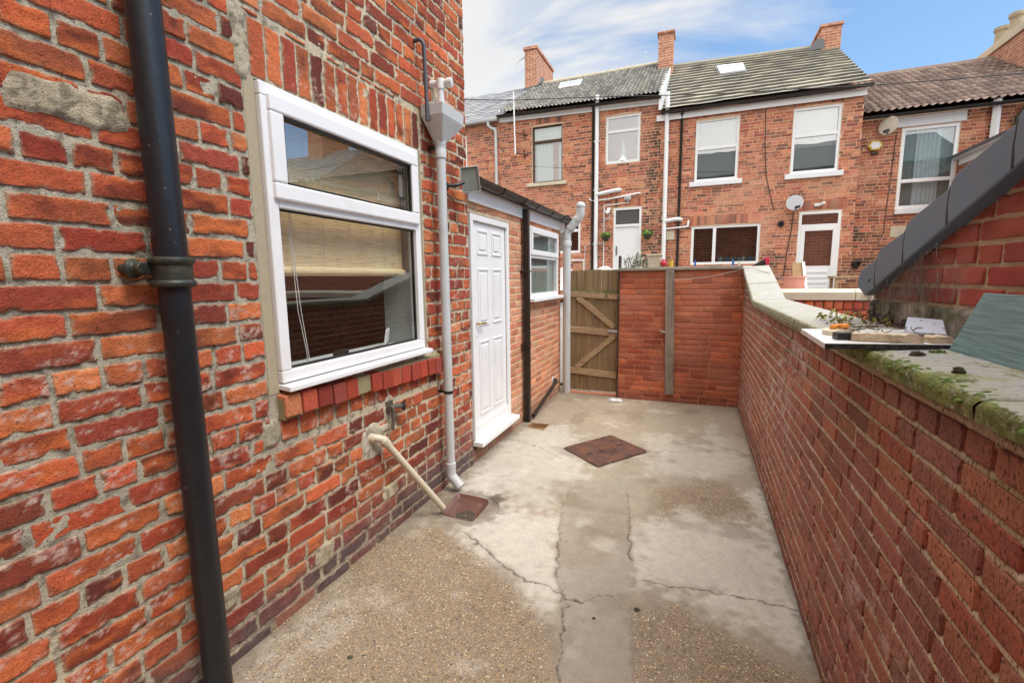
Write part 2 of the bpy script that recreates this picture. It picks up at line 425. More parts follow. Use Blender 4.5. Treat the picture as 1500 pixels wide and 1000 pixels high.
    if perp is not None:
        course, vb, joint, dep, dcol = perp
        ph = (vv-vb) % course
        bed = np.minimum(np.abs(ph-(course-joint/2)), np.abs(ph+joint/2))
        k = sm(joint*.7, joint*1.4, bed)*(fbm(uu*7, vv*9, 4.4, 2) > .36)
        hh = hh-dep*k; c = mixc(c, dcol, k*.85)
    if hfield is not None: 
        dh, cc, ck = hfield(uu, vv); hh = hh+dh; c = mixc(c, cc, ck)
    if mcolf is not None: c = mcolf(uu, vv, c)
    P = O+uu[..., None]*U+vv[..., None]*V+hh[..., None]*N
    ii = np.arange(uu.size).reshape(uu.shape)
    fc = np.stack([ii[:-1, :-1], ii[:-1, 1:], ii[1:, 1:], ii[1:, :-1]], -1).reshape(-1, 4)
    cu = (uu[:-1, :-1]+uu[1:, 1:])/2; cv = (vv[:-1, :-1]+vv[1:, 1:])/2; keep = np.ones(cu.size, bool)
    for h in holes: keep &= ~((cu > h[0]) & (cu < h[2]) & (cv > h[1]) & (cv < h[3])).ravel()
    VV.append(P.reshape(-1, 3)); FF.append(fc[keep]+base); CC.append(np.clip(c, .002, 1).reshape(-1, 3))
    F = np.concatenate(FF)
    if flip: F = F[:, ::-1]
    me = np_mesh(name, np.concatenate(VV), F, np.concatenate(CC), smooth=detail)
    return link(name, me, mat, parent)

XL, XR, YE = -1.82, .535, 6.29
# ================================================================== MAIN HOUSE
house = T('brick_house', 'red brick house wall on the left with a large white window and patched mortar', 'house', (XL, 1.5, 0))
WY0, WY1, WZ0, WZ1 = 1.565, 2.795, 1.148, 2.517
LC, LJ, LB = .0885, .0115, .240
cloth = [(1.50, 1.005, 2.99, 1.125), (1.565-.06, 1.125, 2.86, 2.525), (1.535, 2.525, 2.865, 2.775), (1.535, .885, 2.985, 1.005)]
PATCH = [((.90, 2.20), (.17, .055), lin(178, 160, 132)), ((2.20, .66), (.10, .11), lin(168, 164, 156)), ((2.37, .84), (.05, .10), lin(172, 166, 152)),
         ((1.50, 2.66), (.035, .17), lin(186, 172, 146)), ((1.50, .95), (.05, .06), lin(170, 158, 130)), ((1.22, .30), (.05, .05), lin(168, 154, 130)), ((2.33, .72), (.06, .03), lin(168, 162, 150)),
         ((2.35, .28), (.09, .05), lin(160, 150, 120)), ((1.77, .19), (.07, .06), lin(160, 150, 125)), ((3.07, 2.93), (.05, .14), lin(176, 170, 158))]
def left_hfield(u, v):
    dh = np.zeros_like(u); k = np.zeros_like(u); cc = np.zeros(u.shape+(3,))
    for (cu, cv), (ru, rv), co in PATCH:
        q = np.maximum(np.abs(u-cu)/ru, np.abs(v-cv)/rv)*.6+np.hypot((u-cu)/ru, (v-cv)/rv)*.4+(fbm(u*18, v*18, cu, 3)-.5)*.7
        w = 1-sm(.85, 1.05, q); dh = dh+w*.0125; cc = np.where(w[..., None] > k[..., None], co, cc); k = np.maximum(k, w)
    # smeared flush pointing in places
    sme = sm(.62, .78, fbm(u*2.2, v*2.2, 2.2, 3)); dh = dh+sme*.0022
    # soot at the base
    return dh, cc, k
PAL_L = [lin(212, 84, 42), lin(200, 70, 36), lin(186, 62, 36), lin(219, 98, 50), lin(160, 50, 32), lin(150, 50, 34), lin(206, 92, 46), lin(224, 110, 62), lin(176, 62, 40), lin(150, 58, 40), lin(190, 86, 44), lin(214, 78, 38), lin(204, 76, 40), lin(200, 82, 42), lin(186, 74, 40), lin(196, 88, 50), lin(112, 42, 34)]
def left_col(u, v, c, sd, d):
    # bigger bands of smoke staining inside each brick, scorched faces, pale bloom, soot at the foot
    n1 = fbm(u*10, v*12, sd, 4); n2 = fbm(u*45, v*50, sd+9, 4); br = hsh(np.floor(sd*13), np.floor(sd*7), np.floor(sd), 5)
    c = c*(.80+.40*n2)[..., None]
    c = mixc(c, lin(104, 44, 32), sm(.52, .78, n1+(br-.5)*.5)*.5)
    c = mixc(c, lin(44, 27, 26), sm(.64, .82, fbm(u*13, v*17, sd+31, 4)+(br-.70)*.35)*.5)
    c = mixc(c, lin(222, 118, 62), sm(.56, .8, fbm(u*7, v*22, sd+51, 2)+(br-.5)*.3)*.55)
    bloom = sm(.53, .72, fbm(u*24, v*34, sd+71, 3))*sm(.52, .68, fbm(u*1.5, v*2.4, 7.7, 3)+.12*(1-sm(.3, 1.1, np.abs(v-.65))))
    c = mixc(c, lin(216, 190, 176), bloom*sm(.36, .60, fbm(u*110, v*110, sd, 2))*.75)
    foot = 1-sm(.06, .34+.30*sm(1.6, 3.3, u), v+(fbm(u*5, v*5, 1.5, 2)-.5)*.22)
    grey = lin(88, 80, 82)*(.55+.9*n2)[..., None]
    c = c*(1-(foot*(.78+.22*(br > .35)))[..., None]*.92)+grey*(foot*(.78+.22*(br > .35)))[..., None]*.92
    if d is not None: c = mixc(c, lin(178, 158, 132), (1-sm(.0, .006, d))*(.35+.5*sm(.4, .6, fbm(u*40, v*40, sd, 2))))
    return c
def left_mort(u, v, c):
    tone = sm(.35, .65, fbm(u*.9, v*.9, 5.5, 2)+(u-1.8)*.10)
    c = mixc(c*np.array([.94, .98, 1.0]), lin(218, 200, 168), tone*.8)
    foot = 1-sm(.02, .4, v+(fbm(u*6, v*6, 9.5, 2)-.5)*.3); c = mixc(c, lin(138, 126, 110), foot*.8)
    pits = sm(.56, .66, fbm(u*42, v*42, 4.1, 3)); c = mixc(c, lin(88, 78, 64), pits*.6); return mixc(c, lin(206, 196, 176), sm(.6, .7, fbm(u*50, v*50, 14.1, 2))*.35)
br = layout(.20, -.02, 3.555, 4.25, LC, LB, LJ, 'egw', .06, cloth, 3)
br += [(1.545+i*.0873+.004, 2.533, 1.545+(i+1)*.0873-.006, 2.768) for i in range(15)]          # soldier course over the window
br += [(1.545+i*.119+.004, .893, 1.545+(i+1)*.119-.007, .998) for i in range(12)]               # headers below the sill
holes_l = [(WY0-.005, WZ0-.02, WY1+.005, WZ1+.005)]
brick_mesh('wall', M['brick_old'], house, (XL, 0, 0), (0, 1, 0), (0, 0, 1), (1, 0, 0), br, PAL_L, lin(186, 174, 152), (.2, -.02, 3.555, 4.25), holes_l,
           res=.0085, hf=.006, rnd=.005, enoise=.0075, esc=26, wash=.13, tone=(.93, 1.16, .98), colf=left_col, mres=.0105, mamp=.0035, mcolf=left_mort, hfield=left_hfield)
# plainer brickwork above, behind the camera and round the corner
br = layout(-4.2, 4.25, 3.555, 5.4, LC, LB, LJ, 'egw', .0, (), 4)+layout(-4.2, -.02, .195, 4.25, LC, LB, LJ, 'egw', 0, (), 5)
brick_mesh('upper_wall', M['brick_old'], house, (XL-.002, 0, 0), (0, 1, 0), (0, 0, 1), (1, 0, 0), br, PAL_L, lin(176, 166, 150), (-4.2, -.02, 3.553, 5.4), [(.2, -.03, 3.56, 4.25)], detail=False, hf=.005, mres=.15)
br = layout(-6, 2.3, XL-.003, 5.4, LC, LB, LJ, 'egw', .0, (), 6)
brick_mesh('end_wall', M['brick_old'], house, (0, 3.556, 0), (1, 0, 0), (0, 0, 1), (0, 1, 0), br, PAL_L, lin(176, 166, 150), (-6, 0, XL-.003, 5.4), (), detail=False, hf=.001, mres=.3)
b = MB(); b.add([(-6.2, -4.4, 5.38), (-1.66, -4.4, 5.38), (-1.66, 3.7, 5.38), (-6.2, 3.7, 5.38), (-3.9, -4.4, 6.9), (-3.9, 3.7, 6.9)], [(0, 4, 5, 3), (1, 2, 5, 4), (0, 1, 4), (2, 3, 5), (3, 2, 1, 0)])
b.build('roof', paint('house_slate', (.09, .09, .1), .7, var=.3), house)
# mortar jambs round the window
b = MB(); b.col = lin(158, 144, 118)
b.box(XL-.06, WY1+.002, 1.125, XL+.004, WY1+.062, 2.53); b.build('window_surround', M['concrete'], house, bevel=.004)
b = MB(); b.col = lin(172, 158, 132); b.box(XL-.06, WY0-.06, 1.125, XL+.003, WY0-.002, 2.53); b.build('window_surround', M['concrete'], house, bevel=.004)
# brick sill
b = MB(); R = random.Random(5)
for i in range(14):
    y0 = 1.545+i*.1035; 
    b.col = (lin(190, 160, 110) if i == 5 else random.choice([lin(176, 72, 52), lin(160, 66, 52), lin(186, 86, 62), lin(152, 72, 60)]) if i else lin(206, 128, 88))*R.uniform(.75, 1.1)
    dx = R.uniform(-.006, .006)+(-.02 if i == 5 else 0); dz = R.uniform(-.004, .004)
    z1, z0 = 1.112+dz-.003*i, 1.010+dz-.004*i
    b.hexa([(XL-.05, y0+.004, z0), (XL+.052+dx, y0+.004, z0), (XL+.052+dx, y0+.097, z0), (XL-.05, y0+.097, z0)],
           [(XL-.05, y0+.004, z1+.016), (XL+.048+dx, y0+.004, z1), (XL+.048+dx, y0+.097, z1), (XL-.05, y0+.097, z1+.016)])
o = b.build('brick_sill', M['brick_old'], house, bevel=.006, seg=3)
b = MB(); b.col = lin(150, 138, 104); b.box(XL-.05, 1.548, 1.0, XL+.038, 2.98, 1.098); b.build('sill_mortar', M['concrete'], house)
def upvc_window(parent, Xf, y0, y1, z0, z1, dirn=1, name='window'):
    pass
# window: outer frame, top-hung sash, panes, cill
b = MB(); fx = XL-.035
b.frame((fx, WY0, WZ0+.025), (0, 1, 0), (0, 0, 1), (1, 0, 0), WY1-WY0, WZ1-WZ0-.025, .058, .062)
b.box(fx, WY0+.058, 1.985, fx+.062, WY1-.058, 2.045)
win = b.build('window', M['upvc'], house, bevel=.006)
b = MB(); b.frame((fx+.03, WY0+.03, 2.02), (0, 1, 0), (0, 0, 1), (1, 0, 0), WY1-WY0-.06, .455, .075, .052); b.build('sash', M['upvc'], win, bevel=.009)
b = MB(); b.frame((fx+.048, WY0+.104, 2.094), (0, 1, 0), (0, 0, 1), (1, 0, 0), WY1-WY0-.208, .307, .012, .02)
b.frame((fx+.02, WY0+.057, WZ0+.082), (0, 1, 0), (0, 0, 1), (1, 0, 0), WY1-WY0-.114, .757, .012, .016); b.build('gasket', M['black_plastic'], win)
b = MB(); b.add([(fx+.047, WY0+.1, 2.09), (fx+.047, WY1-.1, 2.09), (fx+.047, WY1-.1, 2.405), (fx+.047, WY0+.1, 2.405)], [(0, 1, 2, 3)]); b.build('pane', M['glass_top'], win)
b = MB(); b.add([(fx+.026, WY0+.055, WZ0+.08), (fx+.026, WY1-.055, WZ0+.08), (fx+.026, WY1-.055, 1.99), (fx+.026, WY0+.055, 1.99)], [(0, 1, 2, 3)]); b.build('pane', M['glass'], win)
b = MB(); b.extr([(fx, WY0-.005, WZ0), (fx+.11, WY0-.005, WZ0-.012), (fx+.11, WY0-.005, WZ0+.012), (fx, WY0-.005, WZ0+.024)], (0, WY1-WY0+.03, 0)); b.build('window_sill', M['upvc'], win, bevel=.003)
# the room seen through the glass
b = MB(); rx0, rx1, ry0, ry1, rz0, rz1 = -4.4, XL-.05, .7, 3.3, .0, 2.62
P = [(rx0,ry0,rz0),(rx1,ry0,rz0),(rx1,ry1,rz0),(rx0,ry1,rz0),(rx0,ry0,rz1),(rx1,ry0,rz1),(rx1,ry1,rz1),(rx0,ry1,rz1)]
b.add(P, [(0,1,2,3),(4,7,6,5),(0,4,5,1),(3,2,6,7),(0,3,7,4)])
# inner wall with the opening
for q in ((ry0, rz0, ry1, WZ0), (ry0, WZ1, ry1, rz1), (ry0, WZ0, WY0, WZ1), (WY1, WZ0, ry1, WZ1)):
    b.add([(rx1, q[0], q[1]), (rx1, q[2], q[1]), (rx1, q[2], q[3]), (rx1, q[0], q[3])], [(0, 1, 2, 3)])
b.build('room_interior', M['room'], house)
b = MB(); b.box(XL-.30, WY0-.05, WZ0+.02, XL-.055, WY1+.05, WZ0+.05); b.build('window_board', M['upvc_far'], house, bevel=.004)
M['rev'] = paint('pale_reveal', (.40, .46, .43), .8)
for ya, yb in ((WY1-.015, WY1+.05), (WY0-.05, WY0+.015)):
    b = MB(); b.box(XL-.30, ya, WZ0+.05, XL-.055, yb, WZ1); b.build('reveal', M['rev'], house)
bl = T('bamboo_blind', 'half lowered bamboo slat blind hanging inside the large white window', 'blind', (XL-.10, 2.18, 2.5))
bx = XL-.105
n = 170; Vs, Fs = [], []
zs = np.linspace(2.51, 1.71, 171)
yy = np.linspace(WY0+.05, WY1-.05, 25)
Vs = np.array([(bx+(.002 if i % 2 else 0)+.004*math.sin(y*31)*math.sin(z*9), y, z) for i, z in enumerate(zs) for y in yy])
ii = np.arange(len(Vs)).reshape(len(zs), len(yy)); fc = np.stack([ii[:-1, :-1], ii[1:, :-1], ii[1:, 1:], ii[:-1, 1:]], -1).reshape(-1, 4)
link('slats', np_mesh('slats', Vs, fc), M['bamboo'], bl)
b = MB(); b.tube([(bx+.004, WY0+.05, 1.70), (bx+.004, WY1-.05, 1.70)], .024, 12); b.build('rolled_hem', M['bamboo'], bl, smooth=40)
b = MB()
for k in range(10):
    y = WY0+.13+k*.105; b.tube([(bx+.010, y, 2.5), (bx+.012, y+.004, 1.72)], .0014, 5)
b.tube([(bx+.035, WY0+.19, 2.5), (bx+.04, WY0+.195, 1.9), (bx+.045, WY0+.22, 1.5), (bx+.045, WY0+.25, 1.26), (bx+.045, WY0+.24, 1.215), (bx+.045, WY0+.235, 1.3), (bx+.04, WY0+.205, 1.5), (bx+.038, WY0+.19, 1.9)], .0022, 6)
b.build('cord', paint('white_cord', (.7, .68, .62), .8), bl)
t = T('gadget', 'small white gadget with black lead on the sill inside the window', 'gadget', (XL-.14, 2.56, WZ0+.05))
b = MB(); b.obox((XL-.14, 2.58, WZ0+.115), (.006, .008, 0), (-.03, .05, 0), (.012, 0, .06)); b.build('casing', M['upvc'], t, bevel=.004)
b = MB(); b.tube([(XL-.12, 2.58, WZ0+.09), (XL-.1, 2.5, WZ0+.06), (XL-.12, 2.36, WZ0+.055), (XL-.1, 2.2, WZ0+.056), (XL-.12, 2.12, WZ0+.055)], .004, 6); b.box(XL-.15, 2.08, WZ0+.052, XL-.1, 2.16, WZ0+.10); b.build('lead', M['black_plastic'], t)

# ================================================================== EXTENSION
ext = T('brick_extension', 'low orange brick extension with white panelled door behind the main house', 'extension', (XL, 5, 0))
DY0, DY1, DZ0, DZ1 = 3.578, 4.44, .15, 2.205
EY1 = 6.42
PAL_E = [lin(214, 134, 98), lin(206, 124, 88), lin(220, 142, 106), lin(200, 116, 82), lin(212, 128, 88), lin(208, 136, 102), lin(196, 112, 82)]
def ext_col(u, v, c, sd, d):
    c = c*(.8+.4*fbm(u*14, v*26, sd, 3))[..., None]
    c = mixc(c, lin(150, 84, 62), sm(.6, .8, fbm(u*5, v*12, sd+4, 2))*.5)
    foot = 1-sm(.0, .22, v+(fbm(u*5, v*5, 3.3, 2)-.5)*.2); c = mixc(c, lin(120, 96, 88), foot*.7)
    c = mixc(c, lin(196, 180, 158), sm(.62, .74, fbm(u*3.3, v*3.3, 6.6, 3))*.35)
    return c
def ext_mort(u, v, c):
    return mixc(c, lin(110, 96, 82), (1-sm(0, .2, v))*.6)
EWY0, EWY1, EWZ0, EWZ1 = 5.06, 6.23, 1.395, 2.25
holes_e = [(DY0-.02, DZ0-.05, DY1+.02, DZ1+.01), (EWY0, EWZ0-.02, EWY1, EWZ1)]
br = layout(3.562, -.02, EY1, 2.40, .0755, .215, .0105, 'stretcher', .012, holes_e, 9)
brick_mesh('wall', M['brick_new'], ext, (XL-.004, 0, 0), (0, 1, 0), (0, 0, 1), (1, 0, 0), br, PAL_E, lin(214, 190, 156), (3.558, -.02, EY1, 2.40), holes_e,
           res=.02, hf=.0035, tilt=.0008, rnd=.004, enoise=.003, esc=40, colf=ext_col, mcolf=ext_mort, mres=.022, mamp=.0015)
br = layout(-4.4, -.02, XL-.006, 2.38, .0755, .215, .0105, 'stretcher', 0, (), 10)
brick_mesh('end_wall', M['brick_new'], ext, (0, EY1, 0), (1, 0, 0), (0, 0, 1), (0, 1, 0), br, PAL_E, lin(214, 190, 156), (-4.4, -.02, XL-.006, 2.38), (), detail=False, hf=.002, mres=.2)
b = MB(); b.hexa([(-4.5, 3.56, 2.43), (-1.74, 3.56, 2.43), (-1.74, 6.56, 2.43), (-4.5, 6.56, 2.43)], [(-4.5, 3.56, 2.52), (-1.73, 3.56, 2.475), (-1.73, 6.56, 2.475), (-4.5, 6.56, 2.52)]); b.build('roof', M['tiles'], ext)
b = MB(); b.box(XL-.03, 3.562, 2.30, XL+.022, 6.56, 2.432); b.build('fascia', M['upvc'], ext, bevel=.003)
# gutter (half round) with brackets
g = MB(); gx, gz, gr = XL+.085, 2.475, .056
outer = [(gx+gr*math.cos(a), gz+gr*math.sin(a)) for a in np.linspace(math.pi, 2*math.pi, 11)]
inner = [(gx+(gr-.006)*math.cos(a), gz+(gr-.006)*math.sin(a)) for a in np.linspace(2*math.pi, math.pi, 11)]
g.extr([(x, 3.50, z) for x, z in outer+inner], (0, 3.10, 0)); gut = g.build('gutter', M['gutter'], ext, smooth=40)
for y in (3.52, 4.05, 4.62, 5.05, 5.62, 6.15, 6.45):
    b = MB()
    o2 = [(gx+(gr+.007)*math.cos(a), gz+(gr+.007)*math.sin(a)) for a in np.linspace(math.pi, 2*math.pi, 11)]
    i2 = [(gx+(gr+.001)*math.cos(a), gz+(gr+.001)*math.sin(a)) for a in np.linspace(2*math.pi, math.pi, 11)]
    b.extr([(x, y, z) for x, z in o2+i2], (0, .035, 0)); b.build('bracket', M['black_plastic'], gut)
b = MB(); b.box(gx-.02, 6.3, gz-.05, gx+.05, 6.46, gz+.03); b.build('gutter_outlet', M['black_plastic'], gut, bevel=.01)
def clump(name, mat, parent, c, r, n=120, seed=0, flat=.5, leaf=.006):
    rr = np.random.default_rng(seed); b = MB()
    for i in range(n):
        d = rr.normal(size=3); d /= np.linalg.norm(d); d[2] = abs(d[2]); p = np.array(c)+d*np.array([r[0], r[1], r[2]])*rr.uniform(.6, 1.0)
        a = rr.normal(size=3); a /= np.linalg.norm(a); e = np.cross(a, d+.01); e /= np.linalg.norm(e)+1e-9
        l = leaf*rr.uniform(.6, 1.5)
        b.add([p-a*l, p+e*l*.5, p+a*l, p-e*l*.5], [(0, 1, 2, 3)])
    return b.build(name, mat, parent)
def blob(b, c, r, seed=0, n=10, m=7):
    rr = random.Random(seed); vs = []; fs = []
    for i in range(m+1):
        th = math.pi*.5*i/m
        for j in range(n):
            ph = 2*math.pi*j/n; k = .8+.4*rr.random() if i < m else 1
            vs.append((c[0]+r[0]*math.cos(th)*math.cos(ph)*k, c[1]+r[1]*math.cos(th)*math.sin(ph)*k, c[2]+r[2]*math.sin(th)*k))
    for i in range(m):
        for j in range(n): fs.append((i*n+j, i*n+(j+1) % n, (i+1)*n+(j+1) % n, (i+1)*n+j))
    b.add(vs, fs); return b
# moss along the roof edge
b = MB(); R = random.Random(3)
for k in range(95):
    y = R.uniform(3.5, 6.5); blob(b, (gx-.03+R.uniform(-.03, .02), y, 2.475), (R.uniform(.015, .03), R.uniform(.03, .09), R.uniform(.012, .035)), k, 7, 3)
tag(b.build('roof_edge_moss', paint('brown_moss', (.055, .05, .025), .95, var=.6, vs=20, bump=1, bs=80), ext), kind='stuff')
# door
b = MB(); fx = XL-.02
for y0, y1 in ((DY0, DY0+.055), (DY1-.055, DY1)): b.box(fx-.03, y0, DZ0+.05, fx+.038, y1, DZ1)
b.box(fx-.03, DY0+.055, DZ1-.055, fx+.038, DY1-.055, DZ1)
dr = b.build('door', M['upvc'], ext, bevel=.006)
ly0, ly1, lz0, lz1 = DY0+.058, DY1-.058, DZ0+.075, DZ1-.06
b = MB(); b.box(fx-.03, ly0, lz0, fx+.012, ly1, lz1); b.build('door_leaf', M['upvc'], dr, bevel=.004)
b = MB(); lw = ly1-ly0
for (z0, z1) in ((.17, .86), (1.0, 1.52), (1.64, 1.86)):
    for s0, s1 in ((.14, .44), (.56, .86)):
        b = MB()
        ya, yb = ly0+lw*s0, ly0+lw*s1
        b.frame((fx+.012, ya, lz0+z0), (0, 1, 0), (0, 0, 1), (1, 0, 0), yb-ya, z1-z0, .02, .009)
        b.extr([(fx+.012, ya+.045, lz0+z0+.045), (fx+.012, yb-.045, lz0+z0+.045), (fx+.012, yb-.045, lz0+z1-.045), (fx+.012, ya+.045, lz0+z1-.045)], (.008, 0, 0))
        b.build('door_panel', M['upvc'], dr, bevel=.004)
b = MB(); b.box(fx-.03, DY0-.01, DZ0, fx+.115, DY1+.06, DZ0+.045); b.build('threshold', M['upvc'], dr, bevel=.006)
b = MB(); b.box(fx+.012, ly0+.02, lz0-.028, fx+.03, ly1-.0, lz0+.1); b.build('weather_bar', M['upvc'], dr, bevel=.004)
b = MB(); b.obox((fx+.016, ly0+.05, lz0+1.02), (.004, 0, 0), (0, .018, 0), (0, 0, .11)); b.build('handle_plate', M['upvc'], dr, bevel=.003)
b = MB(); b.tube([(fx+.018, ly0+.05, lz0+1.03), (fx+.055, ly0+.05, lz0+1.03), (fx+.06, ly0+.06, lz0+1.03), (fx+.06, ly0+.17, lz0+1.025)], .009, 10); b.build('handle', M['brass'], dr, smooth=40)
b = MB(); b.box(fx+.008, ly1-.001, lz0, fx+.014, ly1+.004, lz1); b.build('door_gap', M['dark'], dr)
# extension window
b = MB(); fx = XL-.03
b.frame((fx, EWY0, EWZ0+.02), (0, 1, 0), (0, 0, 1), (1, 0, 0), EWY1-EWY0, EWZ1-EWZ0-.02, .055, .05); b.box(fx, EWY0+.055, 1.885, fx+.05, EWY1-.055, 1.945)
wn = b.build('window', M['upvc'], ext, bevel=.005)
b = MB(); b.frame((fx+.025, EWY0+.03, 1.92), (0, 1, 0), (0, 0, 1), (1, 0, 0), EWY1-EWY0-.06, .31, .06, .042); b.build('sash', M['upvc'], wn, bevel=.006)
b = MB(); b.add([(fx+.033, EWY0+.08, 1.97), (fx+.033, EWY1-.08, 1.97), (fx+.033, EWY1-.08, 2.18), (fx+.033, EWY0+.08, 2.18)], [(0, 1, 2, 3)]); b.build('pane', M['glass_far'], wn)
b = MB(); b.add([(fx+.023, EWY0+.05, EWZ0+.06), (fx+.023, EWY1-.05, EWZ0+.06), (fx+.023, EWY1-.05, 1.89), (fx+.023, EWY0+.05, 1.89)], [(0, 1, 2, 3)]); b.build('pane', M['glass_far'], wn)
b = MB(); b.box(fx, EWY0-.03, EWZ0-.02, fx+.12, EWY1+.05, EWZ0+.02); b.build('window_sill', M['upvc'], wn, bevel=.005)
b = MB(); b.add([(fx-.005, EWY0, EWZ0), (fx-.005, EWY1, EWZ0), (fx-.005, EWY1, EWZ1), (fx-.005, EWY0, EWZ1)], [(0, 1, 2, 3)]); b.build('obscured_backing', M['obscure'], wn)

# ================================================================== PIPES, LAMP, TAP ON THE LEFT
t = T('cast_iron_drainpipe', 'thick black cast iron drainpipe close up on the left brick wall', 'drainpipe', (-1.73, 1.085, 0))
b = MB(); b.tube([(-1.73, 1.085, -.01), (-1.73, 1.085, 1.64)], .049, 28); b.tube([(-1.73, 1.085, 1.64), (-1.73, 1.085, 5.3)], .0515, 28); b.build('pipe', M['cast'], t, smooth=40)
b = MB()
for z0 in (1.69,):
    b.lathe([(.052, -.055), (.066, -.053), (.070, -.043), (.066, -.033), (.061, -.03), (.0605, .022), (.066, .025), (.071, .036), (.067, .046), (.052, .05)], (-1.73, 1.085, z0), n=28)
c_ = b.build('collar', M['cast_moss'], t, smooth=50)
b = MB(); b.lathe([(.030, -.012), (.034, -.008), (.034, .0), (.020, .008), (.018, .03)], (-1.765, .985, 1.70), axis=(1, .25, 0), n=16); b.obox((-1.76, 1.02, 1.70), (.012, .006, 0), (0, .045, 0), (0, 0, .022))
b.tube([(-1.82, .975, 1.70), (-1.75, .98, 1.70)], .016, 10); b.build('ear', M['cast_moss'], t, smooth=45, bevel=.003)

hx, hy = -1.735, 3.00
t = T('hopper_downpipe', 'grey plastic downpipe with a hopper head between the big window and the door', 'downpipe', (hx, hy, 0))
b = MB(); b.tube([(hx, hy, .16), (hx, hy, 2.62)], .034, 20); b.build('pipe', M['grey_pipe'], t, smooth=40)
b = MB(); x0, x1 = -1.805, -1.635; ya, yb = 2.87, 3.17
b.hexa([(x0, ya, 2.755), (x1, ya, 2.755), (x1, yb, 2.755), (x0, yb, 2.755)], [(x0, ya-.004, 2.835), (x1+.004, ya-.004, 2.835), (x1+.004, yb+.004, 2.835), (x0, yb+.004, 2.835)])
b.hexa([(hx-.036, hy-.036, 2.615), (hx+.036, hy-.036, 2.615), (hx+.036, hy+.036, 2.615), (hx-.036, hy+.036, 2.615)], [(x0, ya, 2.7545), (x1, ya, 2.7545), (x1, yb, 2.7545), (x0, yb, 2.7545)])
b.build('hopper', M['grey_pipe'], t, bevel=.005)
b = MB(); b.lathe([(.034, 2.50), (.041, 2.505), (.041, 2.55), (.0385, 2.555), (.0385, 2.585), (.041, 2.59), (.041, 2.622), (.034, 2.625)], (hx, hy, 0), n=20); b.build('collar', M['grey_pipe'], t, smooth=45); b = MB(); b.lathe([(.034, .195), (.040, .198), (.040, .235), (.034, .238)], (hx, hy, 0), n=20); b.build('collar', M['grey_pipe'], t, smooth=45)
b = MB(); pts = [(hx, hy, .20), (hx, hy, .15)]+[(hx+.05*(1-math.cos(a)), hy, .15-.05*math.sin(a)) for a in (.3, .6, .9)]+[(hx+.075, hy+.005, .045)]
b.tube(pts, .038, 20); b.build('shoe', M['grey_pipe'], t, smooth=50)
b = MB(); b.lathe([(0, 0), (.033, 0), (.033, .001)], (hx+.076, hy+.005, .0443), axis=(.55, .08, -.85), n=18); b.build('shoe_mouth', M['dark'], t)
b = MB(); b.lathe([(.0345, -.011), (.0375, -.010), (.0375, .010), (.0345, .011)], (hx, hy, .80), n=20); b.box(XL, hy-.012, .79, hx, hy+.012, .81); b.build('clip', M['black_plastic'], t, smooth=40); b = MB(); b.box(XL, hy-.03, 2.555, hx-.03, hy-.045, 2.585); b.build('clip', M['black_plastic'], t, smooth=40)
t = T('overflow_pipe', 'short white waste pipe with a tee dropping into the hopper head', 'pipe', (hx, 3.03, 2.8))
b = MB(); b.tube([(hx, 3.03, 2.70), (hx, 3.03, 3.02)], .024, 16); b.build('pipe', M['white_pipe'], t, smooth=40)
b = MB(); b.lathe([(.024, 2.975), (.031, 2.978), (.031, 3.03), (.028, 3.045), (0, 3.055)], (hx, 3.03, 0), n=16); b.tube([(XL, 3.03, 3.02), (hx+.075, 3.05, 3.02)], .026, 14); b.lathe([(.026, 0), (.033, .001), (.033, .03), (0, .036)], (hx+.05, 3.045, 3.02), axis=(1, .2, 0), n=14); b.build('tee', M['white_pipe'], t, smooth=45)
t = T('lead_overflow', 'thin dark lead pipe bent out of the brickwork above the hopper', 'pipe', (-1.76, 2.86, 2.8))
b = MB(); b.tube([(XL-.01, 2.83, 3.22), (-1.775, 2.83, 3.225), (-1.757, 2.84, 3.215), (-1.75, 2.85, 3.19), (-1.748, 2.862, 2.72)], .0135, 12); b.build('pipe', M['lead'], t, smooth=50)

# tap and waste
t = T('outside_tap', 'old tarnished outside tap on a cement patch under the window sill', 'tap', (XL, 2.38, .82))
b = MB(); b.tube([(XL-.01, 2.34, .845), (XL+.045, 2.36, .845)], .012, 10); b.tube([(XL+.045, 2.355, .85), (XL+.05, 2.40, .845), (XL+.055, 2.44, .835)], .016, 12); b.tube([(XL+.045, 2.36, .85), (XL+.05, 2.355, .80), (XL+.05, 2.35, .74), (XL+.048, 2.345, .70)], [.013, .012, .011, .010], 10); b.lathe([(.02, -.01), (.02, .01), (.014, .014)], (XL+.045, 2.34, .845), axis=(0, 1, 0), n=12); b.build('body', M['old_brass'], t, smooth=50)
b = MB(); b.lathe([(.018, 0), (.024, .004), (.024, .016), (.012, .02)], (XL+.055, 2.44, .835), axis=(.3, 1, -.1), n=12); b.tube([(XL+.062, 2.458, .80), (XL+.066, 2.462, .87)], .006, 8); b.build('handle', M['black_plastic'], t, smooth=50)
b = MB(); b.obox((XL+.008, 2.37, .845), (.006, 0, 0), (0, .04, 0), (0, 0, .04)); b.build('back_plate', M['old_brass'], t, bevel=.003)
t = T('waste_pipe', 'cream plastic waste pipe slanting from the brick wall down to the gully', 'pipe', (XL, 2.2, .68))
b = MB(); w0, w1 = Vector((XL+.07, 2.22, .680)), Vector((-1.615, 2.665, .045))
b.tube([(XL-.01, 2.175, .70), (XL+.04, 2.185, .70), (XL+.06, 2.20, .695), w0, w1], .022, 16); b.build('pipe', M['cream_pipe'], t, smooth=50)
